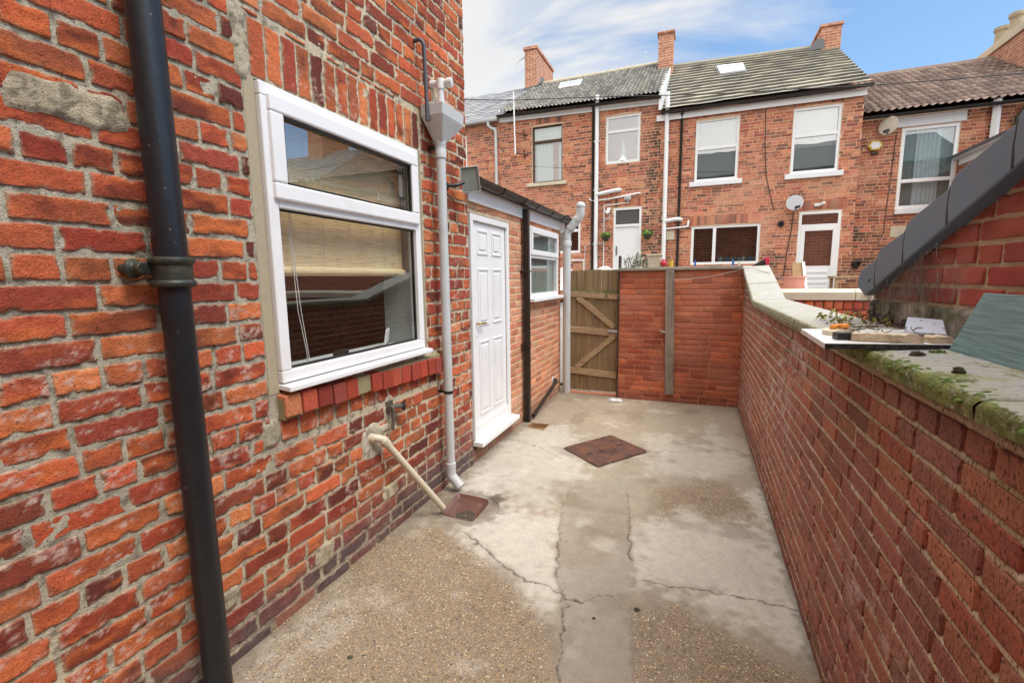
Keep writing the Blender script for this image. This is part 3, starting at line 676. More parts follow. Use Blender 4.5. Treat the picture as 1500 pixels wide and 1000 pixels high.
b = MB(); d_ = (w1-w0).normalized(); b.lathe([(.022, 0), (.028, .001), (.028, .05), (.022, .052)], w0-d_*.005, axis=d_, n=16); b.tube([(XL+.0, 2.177, .70), (XL+.035, 2.183, .70)], .028, 14); b.build('socket', M['cream_pipe'], t, smooth=45)
# flood lamp
t = T('floodlight', 'square outdoor floodlight angled out on the corner beside the extension gutter', 'floodlight', (-1.7, 3.28, 2.4))
c0 = Vector((-1.655, 3.30, 2.41)); n_ = Vector((.52, -.82, -.24)).normalized(); r_ = Vector((0, 0, 1)).cross(n_).normalized(); u_ = n_.cross(r_)
tw = .12; r_, u_ = r_*math.cos(tw)+u_*math.sin(tw), u_*math.cos(tw)-r_*math.sin(tw)
b = MB(); b.frame(c0-r_*.070-u_*.095, r_, u_, n_, .14, .19, .010, .022); b.build('bezel', M['steel'], t, bevel=.003)
b = MB(); q = lambda k, z: [c0+r_*(sx*k*.82)+u_*(sy*k*1.12)+n_*z for sx, sy in ((-1, -1), (1, -1), (1, 1), (-1, 1))]; b.hexa(q(.045, -.07), q(.083, 0.001)); b.build('housing', M['black_plastic'], t, bevel=.004)
b = MB(); b.extr(q(.073, .004), n_*.004); b.build('glass', paint('floodlight_glass', (.30, .33, .29), .15, var=.35, vs=18), t)
b = MB(); b.tube([c0-n_*.05, (-1.72, 3.22, 2.36), (XL, 3.17, 2.35)], .014, 10); b.lathe([(.03, 0), (.034, .004), (.034, .03), (.02, .04)], (XL, 3.17, 2.35), axis=(1, 0, 0), n=14); b.build('bracket', M['black_plastic'], t, smooth=45)
t = T('lamp_cable', 'thin brown cable sagging from the floodlight along the brickwork above the door', 'cable', (XL+.01, 3.6, 2.27))
b = MB(); b.tube([(XL+.02, 3.18, 2.31), (XL+.014, 3.32, 2.26), (XL+.012, 3.55, 2.262), (XL+.01, 3.72, 2.25), (XL+.01, 3.95, 2.275), (XL+.012, 4.05, 2.29)], .0045, 6); b.build('cable', paint('tan_cable', (.3, .22, .15), .7), t)
t = T('square_downpipe', 'black square downpipe between the white door and the extension window', 'downpipe', (-1.765, 4.86, 0))
b = MB(); b.box(-1.80, 4.825, .0, -1.735, 4.89, 2.40); b.build('pipe', M['black_plastic'], t, bevel=.006)
b = MB(); b.box(XL, 4.79, 1.715, -1.728, 4.90, 1.735); b.build('clip', M['black_plastic'], t, bevel=.003); b = MB(); b.box(XL, 4.79, .9, -1.728, 4.90, .915); b.build('clip', M['black_plastic'], t, bevel=.003)
t = T('black_waste_pipe', 'black waste pipe slanting down the extension wall to the small drain', 'pipe', (-1.79, 5.5, .1))
b = MB(); b.tube([(XL-.01, 6.04, .245), (-1.775, 6.03, .245), (-1.762, 5.99, .228), (-1.735, 4.96, .045)], .023, 14); b.build('pipe', M['black_plastic'], t, smooth=50)
b = MB(); b.lathe([(.05, 0), (.05, .008), (.026, .012)], (XL, 6.04, .245), axis=(1, 0, 0), n=16); b.build('wall_collar', M['white_pipe'], t, smooth=40)
t = T('soil_pipe', 'fat grey soil pipe with an offset bend at the corner of the extension', 'soil pipe', (-1.71, 6.36, 0))
sx = -1.71
b = MB(); b.tube([(sx, 6.36, 0), (sx, 6.36, 2.20)], .055, 24); b.build('pipe', M['grey_pipe'], t, smooth=40)
b = MB(); b.tube([(sx, 6.36, 2.15), (sx, 6.36, 2.25), (sx+.02, 6.365, 2.30), (sx+.17, 6.37, 2.47), (sx+.19, 6.37, 2.52), (sx+.19, 6.37, 2.62)], .057, 24); b.build('offset_bend', M['grey_pipe'], t, smooth=50)
b = MB(); b.lathe([(.055, 2.08), (.064, 2.085), (.064, 2.15), (.058, 2.16)], (sx, 6.36, 0), n=24); b.build('collar', M['grey_pipe'], t, smooth=45); b = MB(); dd = Vector((.15, .005, .17)).normalized()
b.lathe([(.057, 0), (.064, .002), (.064, .04), (.057, .042)], Vector((sx+.03, 6.365, 2.311)), axis=dd, n=24); b.build('collar', M['grey_pipe'], t, smooth=45); b = MB(); b.lathe([(.057, 0), (.064, .002), (.064, .04), (.057, .042)], Vector((sx+.135, 6.37, 2.43)), axis=dd, n=24); b.build('collar', M['grey_pipe'], t, smooth=45)
b = MB(); b.lathe([(.060, 0), (.064, .01), (.055, .05), (.03, .07), (0, .075)], (sx+.19, 6.37, 2.60), n=20); b.build('terminal', M['grey_pipe'], t, smooth=60)

# ================================================================== YARD GROUND
def polyd(px, py, pts):
    d = np.full(px.shape, 9.)
    for (a, b) in zip(pts[:-1], pts[1:]):
        ax, ay = a; bx_, by = b; L2 = (bx_-ax)**2+(by-ay)**2
        tt = np.clip(((px-ax)*(bx_-ax)+(py-ay)*(by-ay))/L2, 0, 1)
        d = np.minimum(d, np.hypot(px-ax-tt*(bx_-ax), py-ay-tt*(by-ay)))
    return d
def inside(px, py, pts):
    r = np.zeros(px.shape, bool); n = len(pts)
    for i in range(n):
        (ax, ay), (bx_, by) = pts[i], pts[(i+1) % n]
        c = ((ay > py) != (by > py)) & (px < (bx_-ax)*(py-ay)/(by-ay+1e-12)+ax); r ^= c
    return r
def sdist(px, py, pts):
    d = polyd(px, py, list(pts)+[pts[0]]); return np.where(inside(px, py, pts), d, -d)
AGG = [[(-1.763, 1.163), (-1.881, 1.782), (-1.816, 2.24), (-1.572, 2.506), (-1.246, 2.372), (-0.886, 2.159), (-0.649, 1.922), (-0.475, 1.623), (-0.438, 0.811), (-1.371, 0.584)], [(-0.188, 1.733), (-0.223, 2.134), (-0.037, 2.255), (0.177, 2.168), (0.309, 2.071), (0.473, 1.987), (0.456, 1.297), (-0.079, 0.952)], [(-0.239, 3.534), (0.211, 3.962), (0.469, 3.566), (0.467, 3.18), (0.143, 3.241), (-0.198, 3.02)]]
LIGHT= [([(-1.367, 2.511), (-1.24, 2.846), (-0.837, 2.857), (-0.692, 2.362), (-0.595, 2.096), (-0.557, 2.022), (-0.668, 1.979), (-0.781, 2.092), (-0.89, 2.221), (-1.083, 2.32)], 0.8), ([(-0.32, 2.929), (-0.033, 3.254), (0.355, 3.273), (0.536, 3.122), (0.558, 2.706), (0.547, 2.468), (0.35, 2.455), (0.125, 2.453), (-0.148, 2.408), (-0.259, 2.428)], 0.75), ([(0.44, 3.725), (0.582, 3.837), (0.576, 2.541), (0.562, 2.25), (0.476, 2.217), (0.465, 2.868)], 0.9), ([(-0.009, 2.385), (0.35, 2.455), (0.56, 2.457), (0.556, 2.291), (0.436, 2.223), (0.336, 2.322), (0.152, 2.277), (-0.056, 2.301)], 0.8), ([(-1.949, 4.237), (-1.327, 4.945), (-0.818, 3.729), (-0.966, 3.034), (-1.382, 3.112), (-1.507, 2.888), (-1.703, 3.405)], 0.55), ([(-0.409, 4.788), (0.314, 5.047), (0.485, 4.206), (0.159, 3.942), (-0.326, 3.909)], 0.45), ([(-1.759, 3.385), (-1.508, 3.477), (-1.386, 2.991), (-1.507, 2.888)], 0.7), ([(-1.732, 1.416), (-1.656, 1.693), (-1.796, 1.695), (-1.782, 1.311), (-1.736, 1.173), (-1.625, 1.18)], 0.5)]
STRIP= [(-0.889, 3.489), (-0.471, 3.711), (-0.371, 3.049), (-0.319, 2.721), (-0.255, 2.398), (-0.29, 2.256), (-0.221, 1.994), (-0.18, 1.736), (-0.063, 0.958), (-0.281, 0.872), (-0.467, 1.626), (-0.569, 2.053), (-0.658, 2.246), (-0.753, 2.558), (-0.82, 2.882)]
CRACKS= [([(-1.359, 2.496), (-1.223, 2.421), (-0.992, 2.263), (-0.816, 2.186), (-0.679, 2.189), (-0.56, 2.126), (-0.488, 2.126)], 0.007), ([(-0.563, 2.108), (-0.544, 1.963), (-0.5, 1.761), (-0.47, 1.625)], 0.005), ([(-0.858, 3.129), (-0.807, 2.839), (-0.738, 2.564), (-0.671, 2.304), (-0.582, 2.101)], 0.0035), ([(-0.442, 3.46), (-0.373, 3.098), (-0.341, 2.793), (-0.293, 2.582)], 0.004), ([(-0.222, 2.423), (-0.061, 2.412), (0.058, 2.451), (0.191, 2.45), (0.35, 2.455), (0.536, 2.453)], 0.006), ([(-1.089, 3.92), (-1.383, 4.126), (-1.813, 4.285)], 0.004), ([(-0.367, 4.342), (0.113, 4.571), (0.52, 4.574)], 0.004), ([(-0.495, 2.123), (-0.407, 2.212), (-0.289, 2.251)], 0.003)]
MOSSBITS= [(-0.218, 2.171, 0.016, 'darkest moss lump lying right of the smooth concrete strip'), (-0.407, 2.039, 0.009, 'tiny dark moss lump on the smooth concrete strip'), (-1.363, 1.422, 0.013, 'moss lump on the gravelly concrete near the left wall')]
GULLY = [(-1.645,2.655),(-1.665,2.965),(-1.373,2.945),(-1.365,2.635)]
MANH = [(-1.152,4.17),(-.781,4.69),(-.368,4.385),(-.748,3.835)]
SMALLD = [(-1.712,4.68),(-1.70,4.815),(-1.50,4.83),(-1.51,4.63)]

xs = np.arange(-1.84, .56, .006); ys = np.concatenate([np.arange(-2.6, .8, .05), np.arange(.8, 3.6, .006), np.arange(3.6, 6.75, .013)])
gx_, gy_ = np.meshgrid(xs, ys)
wx = gx_+(fbm(gx_*7, gy_*7, 1.1, 4)-.5)*.16; wy = gy_+(fbm(gx_*7, gy_*7, 21.1, 4)-.5)*.16
fx1 = gx_+(fbm(gx_*25, gy_*25, 3.1, 3)-.5)*.05; fy1 = gy_+(fbm(gx_*25, gy_*25, 23.1, 3)-.5)*.05
nb = fbm(gx_*2.1, gy_*2.1, 5, 4); nf = fbm(gx_*22, gy_*22, 7, 3)
C = np.repeat(np.repeat(lin(156, 138, 112)[None, None], len(ys), 0), len(xs), 1)*(.72+.56*nb)[..., None]
agg = np.full(gx_.shape, .30)
far = sm(4.0, 5.2, gy_); C = mixc(C, lin(158, 138, 108), far*.5)
# exposed-aggregate zones
for pts in AGG:
    k = sm(-.12, .10, sdist(wx, wy, pts)); C = mixc(C, lin(134, 112, 86), k*.75); agg = np.maximum(agg, k)
# pale worn screed
for pts, st in LIGHT:
    s_ = sdist(wx, wy, pts); k = sm(-.13, .09, s_+(nf-.5)*.22+(nb-.5)*.12)*st; C = mixc(C, lin(194, 185, 168), k); agg = agg*(1-k*.75)
# smoother trench strip
s_ = sdist(fx1, fy1, STRIP); k = sm(-.012, .012, s_); ko = sm(.4, .65, fbm(gx_*3, gy_*3, 44, 3))
C = mixc(C, lin(152, 138, 118), k*.8); C = mixc(C, lin(150, 124, 92), k*ko*.45); agg = agg*(1-k*.78)
edgek = np.exp(-(s_/.012)**2)*sm(.35, .6, fbm(gx_*5, gy_*5, 9, 2)); C = mixc(C, lin(96, 80, 62), edgek*.35)
# dirt next to walls, darker line along the right wall
C = mixc(C, lin(122, 100, 74), (1-sm(.0, .16, gx_+1.82+(nf-.5)*.12))*.6)
C = mixc(C, lin(96, 88, 74), (1-sm(.0, .05, .535-gx_+(nf-.5)*.04))*.6)
C = mixc(C, lin(130, 108, 80), (1-sm(.0, .3, 6.3-gy_+(nf-.5)*.3))*.35)
spots = sm(.70, .76, fbm(gx_*34, gy_*34, 61, 2)); C = mixc(C, lin(90, 74, 56), spots*.10)
C = mixc(C, lin(196, 188, 172), sm(.62, .78, fbm(gx_*4.5, gy_*4.5, 71, 4))*.35)
C = mixc(C, lin(122, 98, 70), sm(.56, .74, fbm(gx_*3.2, gy_*3.2, 81, 4))*.45)
Z = (fbm(gx_*1.6, gy_*1.6, 2, 3)-.5)*.014+(nf-.5)*.004
cd = np.full(gx_.shape, 9.)
for pts, wd in CRACKS:
    dcr = polyd(fx1, fy1, pts); thin = .15+.9*fbm(gx_*6, gy_*6, 15, 2); cd = np.minimum(cd, dcr/(wd*.78*thin))
Z = Z-.010*(1-sm(.3, 1.3, cd)); 
crk = 1-sm(.55, 1.25, cd); C = mixc(C, lin(42, 34, 27), crk*.9); C = mixc(C, lin(110, 90, 68), (1-sm(.8, 4., cd))*.35)
# the hollow around the gully
gq = np.hypot((gx_+1.50)/.30, (gy_-2.80)/.27); C = mixc(C, lin(96, 76, 56), (1-sm(.75, 1.15, gq+(nf-.5)*.5))*.55)
mhd = np.abs(sdist(gx_, gy_, MANH)); C = mixc(C, lin(90, 72, 56), (1-sm(.0, .03, mhd))*.5)
C = mixc(C, lin(70, 54, 40), (1-sm(.02, .10, np.hypot(gx_+1.34, (gy_-2.99)*.8)+(nf-.5)*.05))*.75); Z = np.where(gq < .8, -.004, Z)  # dark blotch painted by the tray's far corner for a shaded dirt hole
ii = np.arange(gx_.size).reshape(gx_.shape); fc = np.stack([ii[:-1, :-1], ii[:-1, 1:], ii[1:, 1:], ii[1:, :-1]], -1).reshape(-1, 4)
cu = ((gx_[:-1, :-1]+gx_[1:, 1:])/2).ravel(); cv = ((gy_[:-1, :-1]+gy_[1:, 1:])/2).ravel()
keep = ~(sdist(cu, cv, GULLY) > .012) & ~(sdist(cu, cv, SMALLD) > .0)
lum = (C @ np.array([.3, .55, .15]))[..., None]; C = C*.60+lum*np.array([1.02, 1., .94])*.40
cc4 = np.concatenate([np.clip(C, 0, 1), np.clip(agg, 0, 1)[..., None]], -1).reshape(-1, 4)
me = np_mesh('yard_paving', np.stack([gx_, gy_, Z], -1).reshape(-1, 3), fc[keep], cc4, True)
def groundmat():
    m, t, b = newmat('worn_concrete'); co = objco(t)
    a = t.new('ShaderNodeAttribute', attribute_name='Col')
    wco = t.new('ShaderNodeVectorMath', operation='ADD'); t.l.new(co, wco.inputs[0])
    nz = t.new('ShaderNodeTexNoise'); nz.inputs['Scale'].default_value = 60; t.l.new(co, nz.inputs['Vector'])
    sc = t.new('ShaderNodeVectorMath', operation='SCALE'); t.l.new(nz.outputs['Color'], sc.inputs[0]); sc.inputs['Scale'].default_value = .012; t.l.new(sc.outputs[0], wco.inputs[1])
    def stones(scale, thr):
        v = t.new('ShaderNodeTexVoronoi'); v.inputs['Scale'].default_value = scale; t.l.new(wco.outputs[0], v.inputs['Vector'])
        sep = t.new('ShaderNodeSeparateColor'); t.l.new(v.outputs['Color'], sep.inputs[0])
        col = t.ramp(sep.outputs[0], (0., lin(50, 42, 36)), (.25, lin(116, 92, 64)), (.5, lin(188, 154, 104)), (.72, lin(146, 120, 94)), (.88, lin(226, 208, 174)), (1., lin(82, 70, 62)))
        msk = t.math('MULTIPLY', t.ramp(v.outputs['Distance'], (.34, 1.), (.50, 0.)), t.math('LESS_THAN', sep.outputs[1], thr))
        return col, msk
    c1, m1 = stones(112, .74); c2, m2 = stones(230, .6)
    c = a.outputs['Color']; al = a.outputs['Alpha']
    n = t.noise(co, 130, 4, .7); n2 = t.noise(co, 14, 5, .6)
    x = t.new('ShaderNodeVectorMath', operation='SCALE'); t.l.new(c, x.inputs[0]); t.l.new(t.math('ADD', t.math('MULTIPLY', n, .95), t.math('ADD', t.math('MULTIPLY', n2, .5), .26)), x.inputs['Scale'])
    c = t.mix(t.math('MULTIPLY', t.math('MULTIPLY', m2, al), .75), x.outputs[0], c2)
    k1 = t.math('MULTIPLY', m1, t.ramp(t.math('ADD', al, t.math('MULTIPLY', t.math('SUBTRACT', n2, .5), .8)), (.25, 0.), (.62, 1.)))
    c = t.mix(t.math('MULTIPLY', k1, .9), c, c1)
    t.l.new(c, b.inputs['Base Color']); b.inputs['Roughness'].default_value = .82; b.inputs['Specular IOR Level'].default_value = .3
    h = t.math('ADD', t.math('ADD', t.math('MULTIPLY', k1, .8), t.math('MULTIPLY', m2, .2)), t.math('MULTIPLY', n, .7))
    t.put(b.inputs['Normal'], t.bump(h, .55, .004)); return m
def copingmat():
    m, t, b = newmat('mossy_coping'); co = objco(t); a = t.new('ShaderNodeAttribute', attribute_name='Col')
    n = t.noise(co, 55, 6, .68); nf = t.noise(co, 240, 4, .7); nb = t.noise(co, 16, 4, .6)
    x = t.new('ShaderNodeVectorMath', operation='SCALE'); t.l.new(a.outputs['Color'], x.inputs[0]); t.l.new(t.math('ADD', t.math('MULTIPLY', nf, .9), .52), x.inputs['Scale'])
    c = t.mix(t.math('MULTIPLY', t.ramp(n, (.56, 0.), (.66, 1.)), .55), x.outputs[0], lin(92, 88, 76))
    al = a.outputs['Alpha']
    film = t.math('MULTIPLY', t.ramp(t.math('ADD', al, t.math('MULTIPLY', t.math('SUBTRACT', nb, .5), .9)), (.08, 0.), (.50, 1.)), .6); c = t.mix(film, c, lin(146, 146, 98))
    mk = t.ramp(t.math('ADD', al, t.math('MULTIPLY', t.math('SUBTRACT', n, .5), 2.0)), (.42, 0.), (.62, 1.))
    mc = t.ramp(t.math('ADD', t.math('MULTIPLY', nf, .6), t.math('MULTIPLY', nb, .5)), (.35, lin(44, 48, 20)), (.55, lin(92, 102, 40)), (.72, lin(142, 150, 76)))
    c = t.mix(t.math('MULTIPLY', mk, .9), c, mc)
    dk = t.math('MULTIPLY', t.ramp(t.noise(co, 34, 5, .7), (.58, 0.), (.68, 1.)), t.math('MULTIPLY', al, .9)); c = t.mix(dk, c, lin(34, 36, 22))
    t.l.new(c, b.inputs['Base Color']); b.inputs['Roughness'].default_value = .92; b.inputs['Specular IOR Level'].default_value = .25
    t.put(b.inputs['Normal'], t.bump(t.math('ADD', t.math('ADD', nf, t.math('MULTIPLY', n, .8)), t.math('MULTIPLY', mk, .7)), .7, .005)); return m
M['coping'] = copingmat()
M['ground'] = groundmat()
tag(link('yard_paving', me, M['ground']), 'cracked patchy concrete yard floor between the brick walls', 'paving', kind='structure')
b = MB(); b.add([(-300, -300, -.06), (300, -300, -.06), (300, 300, -.06), (-300, 300, -.06)], [(0, 1, 2, 3)])
tag(b.build('ground', paint('rough_ground', (.16, .14, .11), .95, var=.3, vs=.6)), kind='structure')
b = MB(); b.add([(-30, 7.0, -.02), (30, 7.0, -.02), (30, 8.6, .9), (-30, 8.6, .9), (30, 18, .9), (-30, 18, .9)], [(0, 1, 2, 3), (3, 2, 4, 5)])
tag(b.build('terrace_ground', paint('grey_paving', (.25, .24, .22), .9, var=.2, vs=2)), kind='structure')

# gully, manhole, small drain
gc = [Vector((*p, 0)) for p in GULLY]
def gq(s, t_):  # bilinear map of the gully quad with rounded corners
    m_ = max(abs(s), abs(t_)); k = 1-.08*(abs(s*t_))**3
    s, t_ = s*k, t_*k
    a, b_, c, d = gc; u, v = (s+1)/2, (t_+1)/2
    return a*(1-u)*(1-v)+b_*u*(1-v)+c*u*v+d*(1-u)*v
t = T('gully', 'brown glazed clay gully tray with a round grate beneath the grey shoe', 'drain', (-1.5, 2.8, 0))
n = 28; b = MB(); gvc = Vector((-1.462, 2.708, 0)); vs = []
for i in range(n+1):
    for j in range(n+1):
        s, q_ = -1+2*i/n, -1+2*j/n; p = gq(s*1.06, q_*1.06); m_ = max(abs(s), abs(q_))
        dist = (p-gvc).length
        rim = .004+.014*float(sm(-.5, 1, s)); z = rim if m_ > .93 else rim-(rim+.009)*float(sm(0, .22, .93-m_))-.006*float(1-sm(.05, .2, dist))
        if m_ > .985: z = -.03
        vs.append((p.x, p.y, z))
b.add(vs, [(i*(n+1)+j, (i+1)*(n+1)+j, (i+1)*(n+1)+j+1, i*(n+1)+j+1) for i in range(n) for j in range(n)])
b.build('tray', paint('brown_glaze', lin(104, 72, 64), .18, var=.12, vs=5, dirt=lin(84, 62, 52), dirta=.5, ds=5), t, smooth=60)
b = MB(); gz = -.0165
for r0, r1 in ((.066, .077), (.048, .058), (.030, .040), (.0, .02)):
    if r0 > 0: b.lathe([(r0, 0), (r0, .009), (r1, .009), (r1, 0)], (gvc.x, gvc.y, gz), n=28)
    else: b.lathe([(r1, 0), (r1, .009), (0, .009)], (gvc.x, gvc.y, gz), n=16)
for a in range(6):
    q_ = a*math.pi/3; b.bar((gvc.x+.015*math.cos(q_), gvc.y+.015*math.sin(q_), gz+.004), (gvc.x+.07*math.cos(q_), gvc.y+.07*math.sin(q_), gz+.004), .009, .007)
b.build('grate', paint('rusty_grate', (.11, .085, .06), .6, .3, var=.4, vs=30), t, smooth=40)
b = MB(); b.lathe([(0, 0), (.074, 0), (.074, .001)], (gvc.x, gvc.y, gz+.0015), n=24); b.build('drain_hole', M['dark'], t)
t = T('manhole_cover', 'rusty brown diamond-set manhole cover in the middle of the yard', 'manhole cover', (-.765, 4.27, 0))
A = Vector((*MANH[0], .0)); eu = Vector((*MANH[1], 0))-A; ev = Vector((*MANH[3], 0))-A
def mpt(u, v, z): p = A+eu*u+ev*v; return (p.x, p.y, z)
def rustmat():
    m, t_, b_ = newmat('rusted_tread'); co = objco(t_)
    rot = t_.new('ShaderNodeMapping'); rot.inputs['Rotation'].default_value = (0, 0, -math.atan2(eu.y, eu.x)); t_.l.new(co, rot.inputs[0])
    sp = t_.new('ShaderNodeSeparateXYZ'); t_.l.new(rot.outputs[0], sp.inputs[0])
    sx_ = t_.math('SINE', t_.math('MULTIPLY', sp.outputs[0], 190.)); sy_ = t_.math('SINE', t_.math('MULTIPLY', sp.outputs[1], 190.))
    h = t_.ramp(t_.math('MULTIPLY', sx_, sy_), (.05, 0.), (.3, 1.))
    n = t_.noise(co, 7, 5, .6); n2 = t_.noise(co, 60, 4, .6)
    c = t_.ramp(n, (.3, lin(76, 52, 48)), (.5, lin(104, 70, 58)), (.66, lin(132, 84, 52)), (.8, lin(92, 66, 58)))
    c = t_.mix(t_.math('MULTIPLY', t_.math('SUBTRACT', 1., h), .35), c, lin(54, 36, 32)); 
    pale = t_.ramp(t_.noise(co, 17, 2, .4), (.74, 0.), (.76, 1.)); c = t_.mix(t_.math('MULTIPLY', pale, .8), c, lin(200, 186, 172))
    t_.put(b_.inputs['Base Color'], c); t_.put(b_.inputs['Roughness'], t_.math('ADD', t_.math('MULTIPLY', n2, .3), .4)); b_.inputs['Metallic'].default_value = .25
    t_.put(b_.inputs['Normal'], t_.bump(t_.math('ADD', h, t_.math('MULTIPLY', n2, .5)), .8, .004)); return m
rm = rustmat()
b = MB(); pts = []
for (cu_, cv_, a0) in ((.05, .05, math.pi), (.95, .05, 1.5*math.pi), (.95, .95, 0), (.05, .95, .5*math.pi)):
    for k in range(5):
        a = a0+k*math.pi/8; pts.append(mpt(cu_+.05*math.cos(a), cv_+.05*math.sin(a), .0))
b.extr(pts, (0, 0, .016)); b.build('plate', rm, t, bevel=.003)
b = MB(); c = mpt(.5, .5, .0155); b.lathe([(.105, 0), (.102, .006), (.094, .006), (.091, 0)], c, n=36); b.lathe([(.065, 0), (.062, .007), (.0, .008)], c, n=30); b.build('ring', rm, t, smooth=40)
for u in (.2, .8): 
    b = MB()
    p, q_ = mpt(u-.045, .5, .017), mpt(u+.045, .5, .017); b.bar(p, q_, .03, .004); b.build('keyhole', M['dark'], t)
t = T('small_drain', 'small square open drain at the foot of the black square downpipe', 'drain', (-1.6, 4.72, 0))
b = MB(); sd_ = [Vector((*p, 0)) for p in SMALLD]; cen = sum(sd_, Vector())/4
out_ = [cen+(p-cen)*1.12 for p in sd_]; 
for i in range(4):
    j = (i+1) % 4; b.hexa([out_[i]+Vector((0, 0, -.06)), out_[j]+Vector((0, 0, -.06)), sd_[j]+Vector((0, 0, -.06)), sd_[i]+Vector((0, 0, -.06))], [out_[i]+Vector((0, 0, .008)), out_[j]+Vector((0, 0, .008)), sd_[j]+Vector((0, 0, .008)), sd_[i]+Vector((0, 0, .008))])
b.build('rim', paint('brick_rim', lin(150, 118, 88), .85, var=.3, vs=14), t)
b = MB(); b.add([p+Vector((0, 0, -.045)) for p in out_], [(0, 1, 2, 3)]); b.build('silt', paint('silt', lin(150, 112, 76), .7, var=.4, vs=10), t)
t = T('plastic_bag', 'crumpled clear plastic wrapper on the ground by the gate post', 'litter', (-.97, 6.13, 0))
b = MB(); R = random.Random(9); vs = [(-1.06+.19*i/6+R.uniform(-.01, .01), 6.06+.13*j/5+R.uniform(-.01, .01), .006+R.uniform(0, .03)*(0 < i < 6 and 0 < j < 5)) for i in range(7) for j in range(6)]
b.add(vs, [(i*6+j, (i+1)*6+j, (i+1)*6+j+1, i*6+j+1) for i in range(6) for j in range(5)]); b.build('film', paint('clear_film', (.6, .58, .6), .2, var=.2), t)
# bits of moss and grit dropped on the concrete
k = 0
for (px, py, r, lab) in MOSSBITS:
    b = MB(); blob(b, (px, py, 0), (r, r*.85, r*.6), k, 9, 4); tag(b.build('moss_clump', M['moss_dark']), lab, 'moss', 'moss lumps fallen on the concrete'); k += 1

# ================================================================== RIGHT WALL
rw = T('boundary_wall', 'dark red brick boundary wall with mossy concrete coping along the right side', 'wall', (XR+.12, 3, 0))
PAL_R = [lin(152, 68, 52), lin(144, 64, 50), lin(158, 72, 54), lin(140, 62, 52), lin(150, 72, 60), lin(164, 72, 50), lin(136, 62, 54), lin(156, 68, 50)]
def rtop(u): return np.where(np.asarray(u) > 5.1, 1.362+(np.asarray(u)-5.1)*.275, 1.362)
def right_col(u, v, c, sd, d):
    n2 = fbm(u*30, v*30, sd, 3); brr = hsh(np.floor(sd*13), np.floor(sd*7), np.floor(sd), 5)
    c = c*(.82+.36*n2)[..., None]
    c = mixc(c, lin(176, 78, 50), (brr > .85)*.35*sm(.3, .6, n2))
    bl_ = sm(.5, .68, fbm(u*26, v*16, sd+3, 3))*sm(.48, .66, fbm(u*1.3, v*1.6, 17.7, 3)+.06)
    c = mixc(c, lin(206, 182, 176), bl_*.72)
    c = mixc(c, lin(178, 120, 108), sm(.45, .7, fbm(u*1.8, v*2.2, 37.7, 3))*.28)
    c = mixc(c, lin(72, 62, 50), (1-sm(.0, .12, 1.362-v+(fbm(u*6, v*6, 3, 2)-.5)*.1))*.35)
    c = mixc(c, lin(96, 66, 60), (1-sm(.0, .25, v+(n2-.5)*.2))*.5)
    return c
def right_mort(u, v, c):
    gr = 1-sm(.0, .45, 1.36-v+(fbm(u*4, v*4, 2, 2)-.5)*.3); return mixc(c, lin(126, 116, 84), gr*.5)
RCO = .0715
br = [b_ for b_ in layout(-2.4, -.015, 6.30, 1.99, RCO, .208, .0135, 'stretcher', .01, (), 21, hdr_top=1.362) if b_[3] < 1.385+max(0, (b_[0]+b_[2])/2-5.1)*.275]
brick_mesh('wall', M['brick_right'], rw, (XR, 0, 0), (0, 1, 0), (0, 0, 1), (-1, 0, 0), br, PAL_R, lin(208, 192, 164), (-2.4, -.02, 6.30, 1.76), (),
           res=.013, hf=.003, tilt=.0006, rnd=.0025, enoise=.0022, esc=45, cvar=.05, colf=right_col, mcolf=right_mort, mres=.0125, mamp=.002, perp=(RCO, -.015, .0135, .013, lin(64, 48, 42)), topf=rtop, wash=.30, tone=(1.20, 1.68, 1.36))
b = MB(); b.extr([(XR+.012, -2.4, -.05), (XR+.012, 6.45, -.05), (XR+.012, 6.45, 1.73), (XR+.012, 5.1, 1.36), (XR+.012, -2.4, 1.36)], (.22, 0, 0)); b.col = None
b.build('rear_face', paint('plain_brick', lin(150, 70, 55), .9, var=.3, vs=10), rw)
